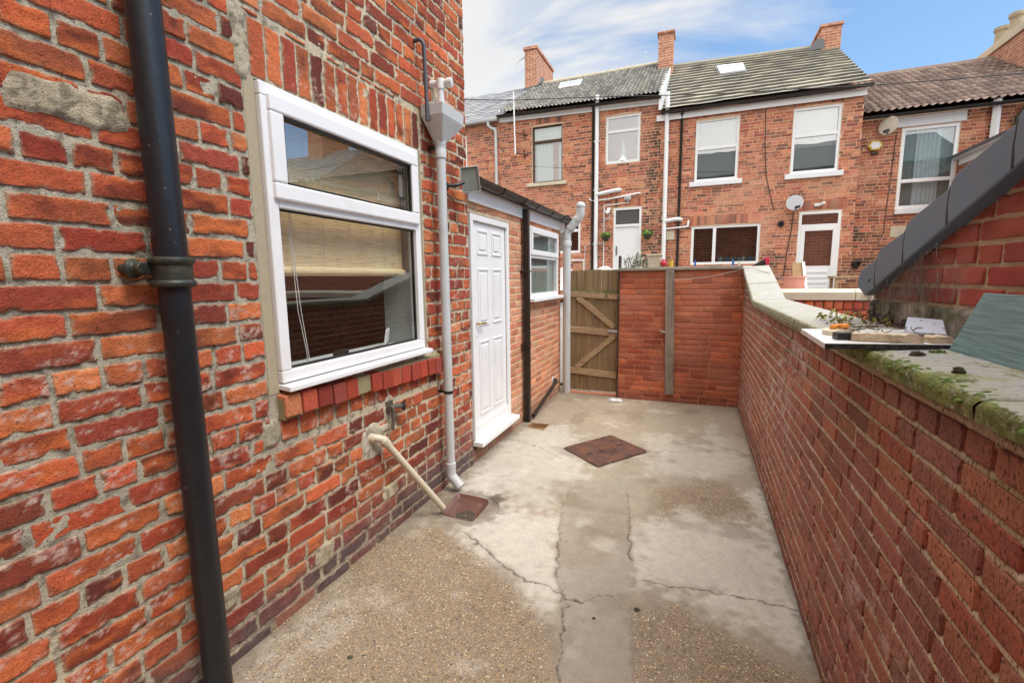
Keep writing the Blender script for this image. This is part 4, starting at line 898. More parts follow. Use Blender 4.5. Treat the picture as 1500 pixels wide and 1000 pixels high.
def slab_mesh(y0, y1, zf0, zf1, seed, moss=1.):
    """coping slab over [y0,y1], bottom heights zf0->zf1, concrete with a mossy front edge"""
    x0, x1, th = XR-.022, XR+.262, .046
    nx, ny = 34, max(8, int((y1-y0)/(.007 if y1 < 3.2 else .014))); 
    prof = [(x0, 0, 'f')]+[(x0, th*k/4, 'f') for k in (1, 2, 3)]+[(x0+.006, th-.002, 'e')]+[(x0+.012+(x1-x0-.012)*k/nx, th+.012*k/nx, 't') for k in range(nx+1)]+[(x1, 0, 'b')]
    yy = np.linspace(y0, y1, ny); px = np.array([p[0] for p in prof]); pz = np.array([p[1] for p in prof])
    X = np.repeat(px[None], ny, 0); Y = np.repeat(yy[:, None], len(px), 1); zb = zf0+(zf1-zf0)*(Y-y0)/(y1-y0)
    nn = fbm(X*40, Y*40, seed, 3)-.5; Zz = zb+pz[None]+nn*.004; X = X+(fbm(Y*30, Zz*30, seed+5, 3)-.5)*.007*(pz[None] < th*.9)
    end = np.minimum(Y-y0, y1-Y); Zz = Zz-.006*(1-sm(0, .012, end))*(pz[None] > .01)
    n1 = fbm(X*11, Y*11, seed+2, 5); n3 = fbm(X*85, Y*85, seed+3, 3)
    C = np.repeat(np.repeat(lin(172, 170, 164)[None, None], ny, 0), len(px), 1)*(.82+.3*n1)[..., None]
    front = (pz[None] < th*.98)*np.ones_like(Y); near = .35+.65*(1-sm(1.6, 2.8, Y)); fr = 1-sm(.0, .12, X-x0)
    mo = np.clip((front*(.42+.5*n1)+(1-front)*(.04+.36*sm(.42, .66, n1)+.22*fr))*(.4+.6*near)*(.5+.5*moss), 0, 1)
    C = mixc(C, lin(50, 50, 36), (1-sm(0, .010, end))*.8)
    ii = np.arange(X.size).reshape(X.shape); fc = np.stack([ii[:-1, :-1], ii[:-1, 1:], ii[1:, 1:], ii[1:, :-1]], -1).reshape(-1, 4)
    V = np.stack([X, Y, Zz], -1).reshape(-1, 3); F = fc[:, ::-1]
    # end caps as fans of quads are skipped: the slabs butt against each other
    return np_mesh('coping_slab', V, F, np.concatenate([np.clip(C, .003, 1), mo[..., None]], -1).reshape(-1, 4), True)
edges = [-2.4, -1.5, -.6, .3, 1.145, 2.06, 2.99, 3.9, 4.6, 5.1]
for i, (a, c) in enumerate(zip(edges[:-1], edges[1:])):
    link('coping_slab', slab_mesh(a+.004, c-.004, 1.362, 1.362, i*7.3), M['coping'], rw)
link('coping_slab', slab_mesh(5.1, 5.66, 1.362, 1.515, 91.3, .35), M['coping'], rw)
link('coping_slab', slab_mesh(5.665, 6.42, 1.516, 1.722, 97.3, .25), M['coping'], rw)
b = MB(); R = random.Random(91)
for k in range(150):
    y = R.uniform(.75, 2.1); x = XR-.022+abs(R.gauss(0, .018)); blob(b, (x, y, 1.405 if x > XR-.008 else 1.388), (R.uniform(.004, .013), R.uniform(.005, .018), R.uniform(.003, .008)), k, 7, 3)
tag(b.build('edge_moss', M['moss'], rw), kind='stuff')
# ================================================================== END WALL + GATE
ew = T('yard_end_wall', 'orange-red brick wall across the end of the yard beside the gate', 'wall', (-.2, YE+.1, 0))
PAL_W = [lin(186, 88, 60), lin(176, 80, 54), lin(194, 98, 66), lin(168, 74, 52), lin(182, 92, 68), lin(196, 92, 58)]
def end_col(u, v, c, sd, d):
    c = c*(.8+.4*fbm(u*14, v*26, sd, 3))[..., None]
    c = mixc(c, lin(120, 56, 44), sm(.55, .75, fbm(u*2, v*3, 5, 3))*.5)
    c = mixc(c, lin(176, 116, 98), sm(.52, .7, fbm(u*2.3, v*2.3, 15, 3))*.4)
    foot = 1-sm(.02, .16, v); return mixc(c, lin(122, 74, 66), foot*.6)
br = layout(-.96, -.02, XR+.01, 1.728, .0718, .222, .0095, 'stretcher', .012, (), 31)
brick_mesh('wall', M['brick_new'], ew, (0, YE, 0), (1, 0, 0), (0, 0, 1), (0, -1, 0), br, PAL_W, lin(176, 116, 86), (-.962, -.02, XR+.02, 1.728), (), res=.018, hf=.0035, tilt=.0008, rnd=.004, enoise=.003, wash=.12, tone=(.93, 1.12, .98), colf=end_col, mres=.02, mamp=.0012)
b = MB(); b.box(-.955, YE+.006, -.05, XR, YE+.19, 1.727); b.build('rear_face', paint('plain_brick_b', lin(160, 80, 60), .9, var=.3, vs=10), ew)
b = MB(); b.box(-.985, YE-.035, 1.729, XR-.03, YE+.22, 1.768); o = b.build('coping', paint('lichen_stone', lin(150, 144, 128), .9, var=.25, vs=10, bump=.5, bs=40, dirt=lin(80, 86, 50), dirta=.5, ds=8), ew, bevel=.006)
t = T('timber_batten', 'weathered grey timber batten fixed upright on the end wall', 'post', (-.32, YE-.03, .1))
b = MB(); b.hexa([(-.345, YE-.05, .11), (-.235, YE-.05, .11), (-.235, YE-.006, .11), (-.345, YE-.006, .11)], [(-.385, YE-.05, 1.725), (-.275, YE-.05, 1.725), (-.275, YE-.006, 1.725), (-.385, YE-.006, 1.725)]); b.build('batten', M['grey_post'], t, bevel=.005)
b = MB(); b.tube([(-.35, YE-.04, .925), (-.43, YE-.07, .95)], .014, 8); b.build('peg', M['grey_post'], t)
t = T('clothes_line', 'thin sagging wire line strung across the top of the end wall', 'line', (0, YE-.04, 1.65))
b = MB(); b.tube([(-.29, YE-.055, 1.60), (-.05, YE-.05, 1.62), (.2, YE-.05, 1.65), (.44, YE-.05, 1.71), (.50, YE-.045, 1.735), (.6, YE-.1, 1.74), (.78, YE-.3, 1.66), (.9, YE-.3, 1.60)], .0035, 6); b.build('wire', M['wire'], t)
gate = T('timber_gate', 'brown ledged and braced timber gate at the end of the yard', 'gate', (-1.3, 6.38, 0))
R = random.Random(4)
b = MB(); x = -1.70
while x < -1.0:
    w_ = .118; x2 = min(x+w_, -.985); b.box(x+.002, 6.392+R.uniform(-.003, .003), .05, x2-.002, 6.415, 1.755+R.uniform(-.008, .004)); x += w_
b.build('board', M['gate_board'], gate, bevel=.003)
for z0, z1 in ((1.43, 1.39), (.925, .885), (.335, .29)):
    b = MB(); b.obox((-1.345, 6.378, (z0+z1)/2), (.347, 0, (z1-z0)/2), (0, .013, 0), (0, 0, .045)); b.build('ledge', M['gate_rail'], gate, bevel=.004)
b = MB(); b.bar((-1.56, 6.376, 1.38), (-1.04, 6.376, .965), .075, .022, (0, -1, 0)); b.build('brace', M['gate_rail'], gate, bevel=.004)
b = MB(); b.bar((-1.57, 6.376, .375), (-1.04, 6.376, .845), .075, .022, (0, -1, 0)); b.build('brace', M['gate_rail'], gate, bevel=.004)
b = MB(); b.box(-1.12, 6.35, .89, -.99, 6.364, .93); b.tube([(-1.11, 6.345, .91), (-.965, 6.345, .91)], .008, 8); b.build('bolt', M['steel'], gate, bevel=.002)
b = MB(); b.tube([(-1.15, 6.36, 1.42), (-1.15, 6.35, 1.37)], .012, 8); b.build('latch', M['old_brass'], gate)
t = T('gate_post', 'dark brown timber gate post standing against the end wall edge', 'post', (-.975, 6.34, 0))
b = MB(); b.box(-.988, 6.315, 0, -.962, 6.42, 1.93); b.build('post', paint('dark_stained_timber', (.045, .022, .015), .8, var=.4, vs=20, dirt=(.5, .45, .4), dirta=.25, ds=14), t, bevel=.004)
b = MB(); R = random.Random(8)
for k in range(60):
    x = R.uniform(-1.66, -1.0); b.col = None; blob(b, (x, 6.375+R.uniform(-.01, .01), 1.47 if R.random() < .0 else 1.43+.045-(x+1.68)*.06), (R.uniform(.01, .03), .012, R.uniform(.008, .02)), k, 6, 3)
b.build('rail_moss', M['moss'], gate)
b = MB(); b.box(-1.69, 6.36, -.01, -.99, 6.46, .012); tag(b.build('gate_threshold', paint('worn_brick_step', lin(190, 120, 90), .9, var=.4, vs=30, bump=.6, bs=60)), 'worn brick threshold strip under the timber gate', 'threshold')

# ================================================================== NEIGHBOUR'S OUTBUILDING (right)
ob = T('outbuilding', 'small red brick outbuilding with dark grey verge trim beyond the boundary wall', 'outbuilding', (1.6, 1.2, 0))
ca, sa_ = math.cos(math.radians(5)), math.sin(math.radians(5))
GO = np.array([.88, 2.132, 0]); GU = np.array([-sa_, ca, 0]); GN = np.array([-ca, -sa_, 0])
RS = .432; u_r = -1.5
def vb(u): return np.where(np.asarray(u) > u_r, 1.835-RS*np.asarray(u), 1.835-RS*u_r+RS*(np.asarray(u)-u_r))
def gp(u, z, off): p = GO+GU*u+GN*off; return (p[0], p[1], z)
PAL_G = [lin(160, 62, 46), lin(150, 56, 42), lin(168, 72, 54), lin(142, 54, 42), lin(156, 66, 52)]
def gab_col(u, v, c, sd, d):
    c = c*(.8+.4*fbm(u*16, v*30, sd, 3))[..., None]
    c = mixc(c, lin(70, 34, 30), sm(.0, .16, v-vb(u)+.10)*.7); return mixc(c, lin(180, 120, 104), sm(.55, .72, fbm(u*6, v*6, 4, 3))*.3)  # bricks painted darker just below the verge, as its shade
br = [q for q in layout(-3.6, 1.532, .66, 2.7, .0735, .224, .0115, 'stretcher', .015, (), 41) if q[3] < float(vb((q[0]+q[2])/2))+.09]
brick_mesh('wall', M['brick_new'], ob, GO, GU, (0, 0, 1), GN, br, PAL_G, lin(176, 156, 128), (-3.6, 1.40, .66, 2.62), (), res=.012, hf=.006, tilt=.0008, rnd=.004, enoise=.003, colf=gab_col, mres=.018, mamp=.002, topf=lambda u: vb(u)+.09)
def pl_col():
    nx, nz = 220, 14; uu, vv = np.meshgrid(np.linspace(-3.6, .68, nx), np.linspace(1.36, 1.526, nz)); hh = .016+(fbm(uu*30, vv*30, 2, 3)-.5)*.008; hh[-1] = -.01
    P = GO+uu[..., None]*GU+np.stack([0*uu, 0*uu, vv], -1)+hh[..., None]*GN
    c = lin(150, 142, 128)*(.6+.8*fbm(uu*16, vv*16, 3, 4))[..., None]
    c = mixc(c, lin(66, 76, 38), sm(.5, .66, fbm(uu*9, vv*14, 8, 3)+.1*(1.46-vv)/.06*.2)*.8); c = mixc(c, lin(38, 36, 32), sm(.55, .7, fbm(uu*13, vv*9, 18, 3))*.7)
    ii = np.arange(uu.size).reshape(uu.shape); fc = np.stack([ii[:-1, :-1], ii[1:, :-1], ii[1:, 1:], ii[:-1, 1:]], -1).reshape(-1, 4)
    return np_mesh('plinth', P.reshape(-1, 3), fc, np.clip(c, .003, 1).reshape(-1, 3), True)
link('plinth', pl_col(), M['concrete'], ob)
# body and roof slopes behind the verge
u0_, u1_ = -3.66, .70
prof = [(u1_, 0), (u1_, float(vb(u1_))+.05), (u_r, float(vb(u_r))+.08), (u0_, float(vb(u0_))+.05), (u0_, 0)]
b = MB(); b.extr([gp(u, z, -.03) for u, z in prof], tuple(-GN*2.6)); b.build('rear_body', paint('plain_brick_c', lin(140, 62, 48), .9, var=.3, vs=9), ob)
for ua, ub, nm in ((u_r, .76, 'roof'), (u_r, -3.74, 'roof')):
    b = MB(); za, zb_ = float(vb(ua))+.125, float(vb(ub))+.125
    b.hexa([gp(ua, za-.03, -.06), gp(ub, zb_-.03, -.06), tuple(np.array(gp(ub, zb_-.03, -.06))-GN*2.6), tuple(np.array(gp(ua, za-.03, -.06))-GN*2.6)],
           [gp(ua, za, -.06), gp(ub, zb_, -.06), tuple(np.array(gp(ub, zb_, -.06))-GN*2.6), tuple(np.array(gp(ua, za, -.06))-GN*2.6)])
    b.build(nm, paint('dark_tile', (.055, .06, .065), .7, var=.25, vs=5), ob)
# stepped dry-verge caps, each lower end lapping over the next
us = [.705, .535, .29, .0, -.30, -.60, -.90, -1.20, -1.5]
for i, (ua, ub) in enumerate(zip(us[:-1], us[1:])):
    b = MB(); za, zb_ = float(vb(ua)), float(vb(ub)); o_ = .050+i*.0035
    lift = .006
    if i == 0: pts = [(ua-.045, za+.012), (ua+.04, za+.055), (ua+.045, za+.10), (ua+.01, za+.142), (ub-.012, zb_+.128), (ub-.012, zb_-.004)]
    else: pts = [(ua+.012, za-.016), (ua+.022, za+.05), (ua+.018, za+.132), (ua-.006, za+.156), (ua-.06, za+.156+.06*RS-.006), (ub-.012, zb_+.128), (ub-.012, zb_-.004)]
    b.extr([gp(u, z, o_) for u, z in pts], tuple(-GN*.17)); vc = b.build('verge_cap', M['verge'], ob, bevel=.007, seg=3)
    b = MB(); uu_ = ub+.012+.004; zz = float(vb(uu_)); b.extr([gp(uu_, zz-.006, o_+.0015), gp(uu_+.010, zz-.010, o_+.0015), gp(uu_+.014, zz+.05, o_+.0015), gp(uu_+.008, zz+.126, o_+.0015), gp(uu_-.002, zz+.128, o_+.0015), gp(uu_+.004, zz+.05, o_+.0015)], tuple(-GN*.006)); b.build('lap_groove', M['dark'], vc)
    if i == 0:
        b = MB(); b.lathe([(.0065, 0), (.0065, .003), (0, .004)], gp(.615, float(vb(.615))+.05, .0505), axis=tuple(GN), n=12); b.build('screw', M['black_plastic'], vc)
us2 = [-1.5, -1.8, -2.1, -2.4, -2.7, -3.0, -3.3, -3.6]
for i, (ua, ub) in enumerate(zip(us2[:-1], us2[1:])):
    b = MB(); b.extr([gp(ua, float(vb(ua))-.004, .05), gp(ub, float(vb(ub))-.008, .05), gp(ub, float(vb(ub))+.135, .05), gp(ua, float(vb(ua))+.125, .05)], tuple(-GN*.17)); b.build('verge_cap', M['verge'], ob, bevel=.006)
# cobweb strands and dirt under the verge
b = MB(); R = random.Random(12)
for k in range(330):
    u = R.uniform(.10, .66) if R.random() < .85 else R.uniform(-.1, .2); zt = float(vb(u))+R.uniform(-.02, .02); z0 = 1.44+R.random()**1.6*max(.03, zt-1.44)*.9
    o0, o1 = R.uniform(.0, .075), R.uniform(.005, .05); u2 = u+R.uniform(-.09, .09); m_ = ((u+u2)/2+R.uniform(-.03, .03), (zt+z0)/2+R.uniform(-.03, .02))
    b.tube([gp(u, min(zt, z0+.12), o1), gp(m_[0], min(m_[1], zt), (o0+o1)/2+.012), gp(u2, z0, o0)], R.choice([.0003, .0004, .0006]), 3, False)
for k in range(14):   # netting squares
    for a in (0, 1):
        p = k*.011
        if a: b.tube([gp(.20+p, 1.56, .03), gp(.20+p, 1.70-.3*p, .02)], .0006, 3, False)
        else: b.tube([gp(.20, 1.55+p, .03), gp(.36, 1.55+p*.8, .03)], .0006, 3, False)
tag(b.build('cobweb', M['web']), 'dusty grey cobwebs and fine netting hanging below the lowest verge piece', 'cobweb', kind='stuff')
b = MB()
for k in range(34):
    u = R.uniform(.30, .68); blob(b, gp(u, 1.41+R.random()*max(.02, (u-.1)*.16), .008+R.uniform(0, .02)), (.012, .016, .006+R.uniform(0, .014)), k, 7, 4)
tag(b.build('dirt_heap', paint('dark_dirt', (.045, .042, .034), .95, var=.6, vs=40, bump=1, bs=90), ob), kind='stuff')

# ---- things lying on the coping
ZC = 1.412
t = T('white_board', 'flat white laminated board with a black front edge lying over the coping', 'board', (.55, 1.9, ZC))
A_, B_, C_, D_ = (.388, 1.735), (.79, 1.817), (.80, 2.26), (.402, 2.175)
b = MB(); b.hexa([(*A_, ZC), (*B_, ZC), (*C_, ZC), (*D_, ZC)], [(*A_, ZC+.019), (*B_, ZC+.019), (*C_, ZC+.019), (*D_, ZC+.019)]); b.build('panel', M['board_white'], t, bevel=.0015)
b = MB(); d_ = Vector((B_[0]-A_[0], B_[1]-A_[1], 0)).normalized(); n_ = Vector((d_.y, -d_.x, 0)); p0_, p1_ = Vector((*A_, ZC+.0005))+d_*.002, Vector((*B_, ZC+.0005))
b.extr([p0_, p1_, p1_+Vector((0, 0, .017)), p0_+Vector((0, 0, .017))], tuple(n_*.003)); b.build('edging', M['black_edge'], t)
ZB = ZC+.0195
def rough_bar(name, mat, parent, a, c, w, h, seed, n=14):
    R = random.Random(seed); a, c = Vector(a), Vector(c); d = (c-a); s = Vector((0, 0, 1)).cross(d).normalized(); b = MB(); rings = []
    for i in range(n+1):
        p = a+d*i/n; e = .75 if i in (0, n) else 1
        k = lambda q: q*(1+R.uniform(-.12, .12))*e
        rings.append([p-s*k(w/2)+Vector((0, 0, R.uniform(0, .002))), p+s*k(w/2)+Vector((0, 0, R.uniform(0, .002))), p+s*k(w/2)*.95+Vector((0, 0, k(h))), p-s*k(w/2)*.95+Vector((0, 0, k(h)))])
    b.add([q for r in rings for q in r], [(i*4+j, i*4+(j+1) % 4, (i+1)*4+(j+1) % 4, (i+1)*4+j) for i in range(n) for j in range(4)]+[(3, 2, 1, 0), (n*4, n*4+1, n*4+2, n*4+3)])
    return b.build(name, mat, parent, smooth=35)
tag(rough_bar('timber_offcut', M['offcut'], None, (.482, 1.83, ZB), (.668, 1.822, ZB), .05, .026, 3), 'longest pale splintered timber offcut lying across the white board', 'timber offcut')
tag(rough_bar('timber_offcut', M['offcut'], None, (.685, 1.83, ZB), (.745, 1.85, ZB), .05, .022, 6, 6), 'short broken timber end beside the dull metal sheet', 'timber offcut')
t = T('plaster_block', 'small pale block with an orange stub at the far end of the white board', 'block', (.48, 2.02, ZB))
rough_bar('block', paint('pale_plaster', lin(214, 204, 182), .85, var=.15, vs=30, dirt=lin(140, 120, 80), dirta=.5, ds=30), t, (.445, 1.97, ZB), (.53, 2.03, ZB), .06, .022, 9, 6)
b = MB(); b.obox((.487, 1.99, ZB+.030), (.028, .01, .002), (-.004, .012, 0), (0, 0, .009)); b.build('stub', paint('orange_clay', lin(222, 140, 60), .7, var=.2, vs=30), t, bevel=.006)
b = MB(); b.obox((.462, 1.845, ZB+.012), (.022, .004, 0), (-.004, .018, 0), (0, 0, .0115)); tag(b.build('black_offcut', M['black_plastic'], bevel=.002), 'small black plastic offcut next to the longest timber piece', 'offcut')
t = T('metal_sheet', 'bent dull white metal sheet tilted on the far side of the offcuts', 'metal sheet', (.72, 2.1, ZB))
b = MB(); q = [Vector((.665, 1.955, ZB+.020)), Vector((.735, 2.14, ZB+.055)), Vector((.822, 2.10, ZB+.05)), Vector((.765, 1.92, ZB+.018))]
b.extr(q, (0, 0, .0018)); b.extr([q[3], q[2], q[2]+Vector((.012, -.002, -.045)), q[3]+Vector((.008, 0, -.016))], (.0015, 0, 0)); b.build('sheet', M['metal_sheet'], t)
b = MB()
for s_, r_ in ((.25, .3), (.6, .75), (.8, .4)):
    p = q[0]*(1-s_)*(1-r_)+q[1]*s_*(1-r_)+q[2]*s_*r_+q[3]*(1-s_)*r_; b.lathe([(.004, 0), (.004, .0026), (0, .0027)], p, n=8)
b.build('nail_hole', M['dark'], t)
b = MB(); R = random.Random(31)
for k in range(30):
    p = Vector((R.uniform(.5, .76), R.uniform(1.86, 2.16), ZB+R.uniform(.02, .042))); d = Vector((R.uniform(-1, 1), R.uniform(-.6, .6), R.uniform(-.12, .12))).normalized()*R.uniform(.03, .08)
    d *= .55; b.tube([p-d, p+Vector((R.uniform(-.008, .008), 0, R.uniform(0, .006))), p+d], R.uniform(.0006, .002), 5)
for k in range(70):
    c = Vector((R.uniform(.48, .80), R.uniform(1.85, 2.2), ZB+R.uniform(.003, .036))); a = Vector((R.uniform(-1, 1), R.uniform(-1, 1), R.uniform(-.3, .4))).normalized()*R.uniform(.004, .012); e = a.cross(Vector((.2, .3, 1))).normalized()*a.length*.6; b.add([c-a, c+e, c+a, c-e], [(0, 1, 2, 3)])
tag(b.build('twigs', M['twig']), 'dry brown twigs and dead leaves scattered over the timber offcuts', 'twigs', kind='stuff')
t = T('cladding_plank', 'grey-green woodgrain plank leaning on the mossy coping at the right edge', 'plank', (.75, 1.4, ZC))
bl0, br0, tl0 = Vector((.715, 1.775, ZC+.002)), Vector((.745, .62, ZC+.002)), Vector((.800, 1.815, 1.590))
tr0 = br0+(tl0-bl0); nn = (br0-bl0).cross(tl0-bl0).normalized()
b = MB(); b.extr([bl0, br0, tr0, tl0], tuple(nn*(.018 if nn.x > 0 else -.018))); b.build('plank', M['slab'], t, bevel=.003)
for i, (x, y, r, h, m_, lab) in enumerate(((.592, 1.80, .026, .022, 'moss', 'green moss clump against the black edge of the white board'), (.672, 1.722, .022, .012, 'moss', 'flat green moss clump at the foot of the grey-green plank'),
                                     (.606, 1.672, .020, .012, 'moss_dark', 'dead brown moss lump on the coping below the offcuts'), (.592, 1.404, .013, .014, 'moss_dark', 'dark moss lump alone near the coping joint'))):
    t = T('moss_clump', lab, 'moss', (x, y, ZC))
    b = MB(); blob(b, (x, y, ZC-.002), (r, r*.8, h), 40+i, 11, 6); b.build('cushion', M[m_], t)
    clump('fronds', M[m_], t, (x, y, ZC), (r, r*.8, h*1.05), 160, i, leaf=.0035)
t = T('coping_weeds', 'straggly yellow-green weeds growing on the coping below the verge tip', 'weeds', (.72, 2.75, ZC))
R = random.Random(77); b = MB(); lv = MB()
for k in range(26):
    p = Vector((R.uniform(.60, .80), R.uniform(2.45, 2.95), ZC)); h = Vector((R.uniform(-.05, .05), R.uniform(-.05, .05), R.uniform(.015, .05))); b.tube([p, p+h*.6+Vector((0, 0, .008)), p+h], .0012, 4)
    for q_ in range(9):
        c = p+h*R.uniform(.3, 1.15); a = Vector((R.uniform(-1, 1), R.uniform(-1, 1), R.uniform(-.4, .7))).normalized()*R.uniform(.006, .015); e = a.cross(Vector((R.uniform(-1, 1), R.uniform(-1, 1), 1))).normalized()*a.length*.55
        lv.add([c-a, c+e, c+a, c-e], [(0, 1, 2, 3)])
b.build('stem', M['twig'], t); lv.build('leaves', M['leaf_yellow'], t)
t = T('wall_fern', 'small withered plant growing out of the boundary wall face near the end', 'plant', (XR, 4.0, 1.2))
b = MB()
for k in range(60):
    c = Vector((XR-R.uniform(.003, .03), 3.2+R.gauss(0, .07), 1.20+R.gauss(0, .055))); a = Vector((R.uniform(-.5, .2), R.uniform(-1, 1), R.uniform(-1, .6))).normalized()*R.uniform(.006, .016); e = a.cross(Vector((1, .3, .2))).normalized()*a.length*.5
    b.add([c-a, c+e, c+a, c-e], [(0, 1, 2, 3)])
for k in range(26):
    c = Vector((XR-R.uniform(.003, .02), 3.75+R.gauss(0, .09), 1.29+R.gauss(0, .03))); a = Vector((R.uniform(-.5, .2), R.uniform(-1, 1), R.uniform(-1, .6))).normalized()*R.uniform(.006, .014); e = a.cross(Vector((1, .3, .2))).normalized()*a.length*.5
    b.add([c-a, c+e, c+a, c-e], [(0, 1, 2, 3)])
b.build('leaves', leafmat('withered_leaf', (.10, .10, .03), (.30, .22, .12)), t)

# ================================================================== NEIGHBOUR'S END WALL
nw = T('neighbour_wall', 'low brick wall with cream stone coping beyond the boundary wall', 'wall', (2, 6.6, 0))
br = layout(.83, .0, 4.4, 1.225, .0735, .224, .011, 'stretcher', .012, (), 51)+[(.83+i*.098, 1.232, .83+i*.098+.088, 1.338) for i in range(36)]
brick_mesh('wall', M['brick_new'], nw, (0, 6.5, 0), (1, 0, 0), (0, 0, 1), (0, -1, 0), br, [lin(206, 90, 54), lin(190, 76, 46), lin(214, 104, 64), lin(176, 70, 46)], lin(110, 70, 54), (.82, 0, 4.42, 1.342), (), res=.025, hf=.006, mres=.05, colf=lambda u, v, c, sd, d: c*(.7+.6*fbm(u*14, v*20, sd, 3))[..., None])
b = MB(); b.box(.83, 6.512, 0, 4.4, 6.72, 1.34); b.build('rear_face', paint('plain_brick_d', lin(150, 70, 55), .9, var=.3, vs=8), nw)
for i in range(4):
    b = MB(); x0 = .82+i*.9; b.extr([(x0, 6.475, 1.344), (x0, 6.475, 1.44), (x0, 6.53, 1.475), (x0, 6.75, 1.475), (x0, 6.75, 1.344)], (.895, 0, 0)); b.build('coping', M['cream_stone'], nw, bevel=.006)

# ================================================================== THE TERRACE BEHIND
def bricktex(name, c1, c2, mort, scale=1., course=.0755):
    m, t, b = newmat(name); co = objco(t); sp = t.new('ShaderNodeSeparateXYZ'); t.l.new(co, sp.inputs[0])
    cx = t.new('ShaderNodeCombineXYZ'); t.l.new(t.math('ADD', sp.outputs[0], sp.outputs[1]), cx.inputs[0]); t.l.new(sp.outputs[2], cx.inputs[1])
    k = t.new('ShaderNodeTexBrick'); t.l.new(cx.outputs[0], k.inputs['Vector']); k.inputs['Scale'].default_value = 1
    k.inputs['Brick Width'].default_value = .226; k.inputs['Row Height'].default_value = course; k.inputs['Mortar Size'].default_value = .007
    k.inputs['Color1'].default_value = (*c1, 1); k.inputs['Color2'].default_value = (*c2, 1); k.inputs['Mortar'].default_value = (*mort, 1)
    n = t.noise(co, 5, 4, .6); c = t.mix(t.ramp(n, (.35, 0.), (.75, .6)), k.outputs['Color'], lin(120, 74, 58)); t.put(b.inputs['Base Color'], c); b.inputs['Roughness'].default_value = .9
    t.put(b.inputs['Normal'], t.bump(k.outputs['Fac'], -.3, .006)); return m
M['stack'] = bricktex('stack_brick', lin(202, 140, 108), lin(172, 104, 78), lin(214, 198, 174))
M['bodyb'] = bricktex('house_brick', lin(190, 104, 74), lin(150, 78, 58), lin(196, 176, 152))
PAL_F = [lin(206, 122, 92), lin(198, 110, 80), lin(212, 134, 104), lin(186, 100, 74), lin(170, 88, 68), lin(206, 126, 86), lin(160, 92, 76), lin(196, 112, 76), lin(200, 116, 84), lin(192, 106, 76), lin(140, 86, 70)]
FY = 13.5; FC = .0755
def far_col(soot=()):
    def f(u, v, c, sd, d):
        c = mixc(c, lin(190, 132, 110), sm(.45, .7, fbm(u*.7, v*.7, 3, 3))*.35)
        c = mixc(c, lin(110, 80, 70), (hsh(np.floor(sd*31), np.floor(sd*7), np.floor(sd), 2) > .91)*.7*np.ones_like(u))
        c = mixc(c, lin(206, 160, 130), sm(.6, .75, fbm(u*2, v*3, 13, 3))*.35)
        for (cx, cz, rx, rz) in soot:
            k = np.exp(-((u-cx)/rx)**2-((v-cz)/rz)**2)*(hsh(np.floor(sd*31), np.floor(sd*7), np.floor(sd), 8) > .35); c = mixc(c, lin(62, 50, 44), np.clip(k, 0, .9))
        return c
    return f
def tile_roof(name, parent, eL, eR, rL, rR, ntile, ncourse, kind, pal, seed, amp=.055, step=.045):
    eL, eR, rL, rR = (np.array(p, float) for p in (eL, eR, rL, rR))
    sub = 8 if kind == 'pan' else 2
    U_ = np.linspace(0, 1, ntile*sub+1); Vv = []; 
    for k in range(ncourse): Vv += [(k/ncourse, 1., k), ((k+.999)/ncourse, 0., k)]
    va = np.array([v for v, _, _ in Vv]); hv = np.array([h for _, h, _ in Vv]); kc = np.array([k for _, _, k in Vv])
    uu, vv = np.meshgrid(U_, va); hv2 = np.repeat(hv[:, None], len(U_), 1); kk = np.repeat(kc[:, None], len(U_), 1)
    ph = uu*ntile
    if kind == 'pan': h = amp*(.5+.5*np.sin(2*np.pi*ph))**1.3
    else: h = 0*ph
    tid = np.floor(ph+(.5*(kk % 2) if kind != 'pan' else 0)+1e-6)
    h = h+step*hv2+(hsh(tid, kk, tid*0, seed)-.5)*.008+(fbm(uu*9, vv*6, seed, 3)-.5)*.018
    P = eL*((1-uu)*(1-vv))[..., None]+eR*(uu*(1-vv))[..., None]+rL*((1-uu)*vv)[..., None]+rR*(uu*vv)[..., None]
    n = np.cross(eR-eL, rL-eL); n /= np.linalg.norm(n); P = P+h[..., None]*n
    pal = np.array(pal); c = pal[(hsh(tid, kk, tid*0, seed+3)*len(pal)).astype(int) % len(pal)]*(.75+.5*fbm(uu*ntile*.7, vv*ncourse*.7, seed, 3))[..., None]
    if kind == 'pan': c = c*(.66+.44*sm(.1, .9, .5+.5*np.sin(2*np.pi*ph)))[..., None]  # wave shading painted in: valleys darker, rolls lighter
    c = np.where((hv2 > .5)[..., None], c*1.08, c*.55)  # painted shade: dark upper ends under each lap, lighter lower lips
    ii = np.arange(uu.size).reshape(uu.shape); fc = np.stack([ii[:-1, :-1], ii[:-1, 1:], ii[1:, 1:], ii[1:, :-1]], -1).reshape(-1, 4)
    return link(name, np_mesh(name, P.reshape(-1, 3), fc, np.clip(c, .01, 1).reshape(-1, 3), kind == 'pan'), M['tiles'], parent)
def lintel(x0, x1, z0, h=.24, rise=.03):
    n = max(4, round((x1-x0)/.088)); w = (x1-x0)/n; out = []
    for i in range(n):
        r = rise*(1-((i+.5)/n*2-1)**2); out.append((x0+i*w+.004, z0+r+.004, x0+(i+1)*w-.006, z0+h+r*.6, .004))
    return out
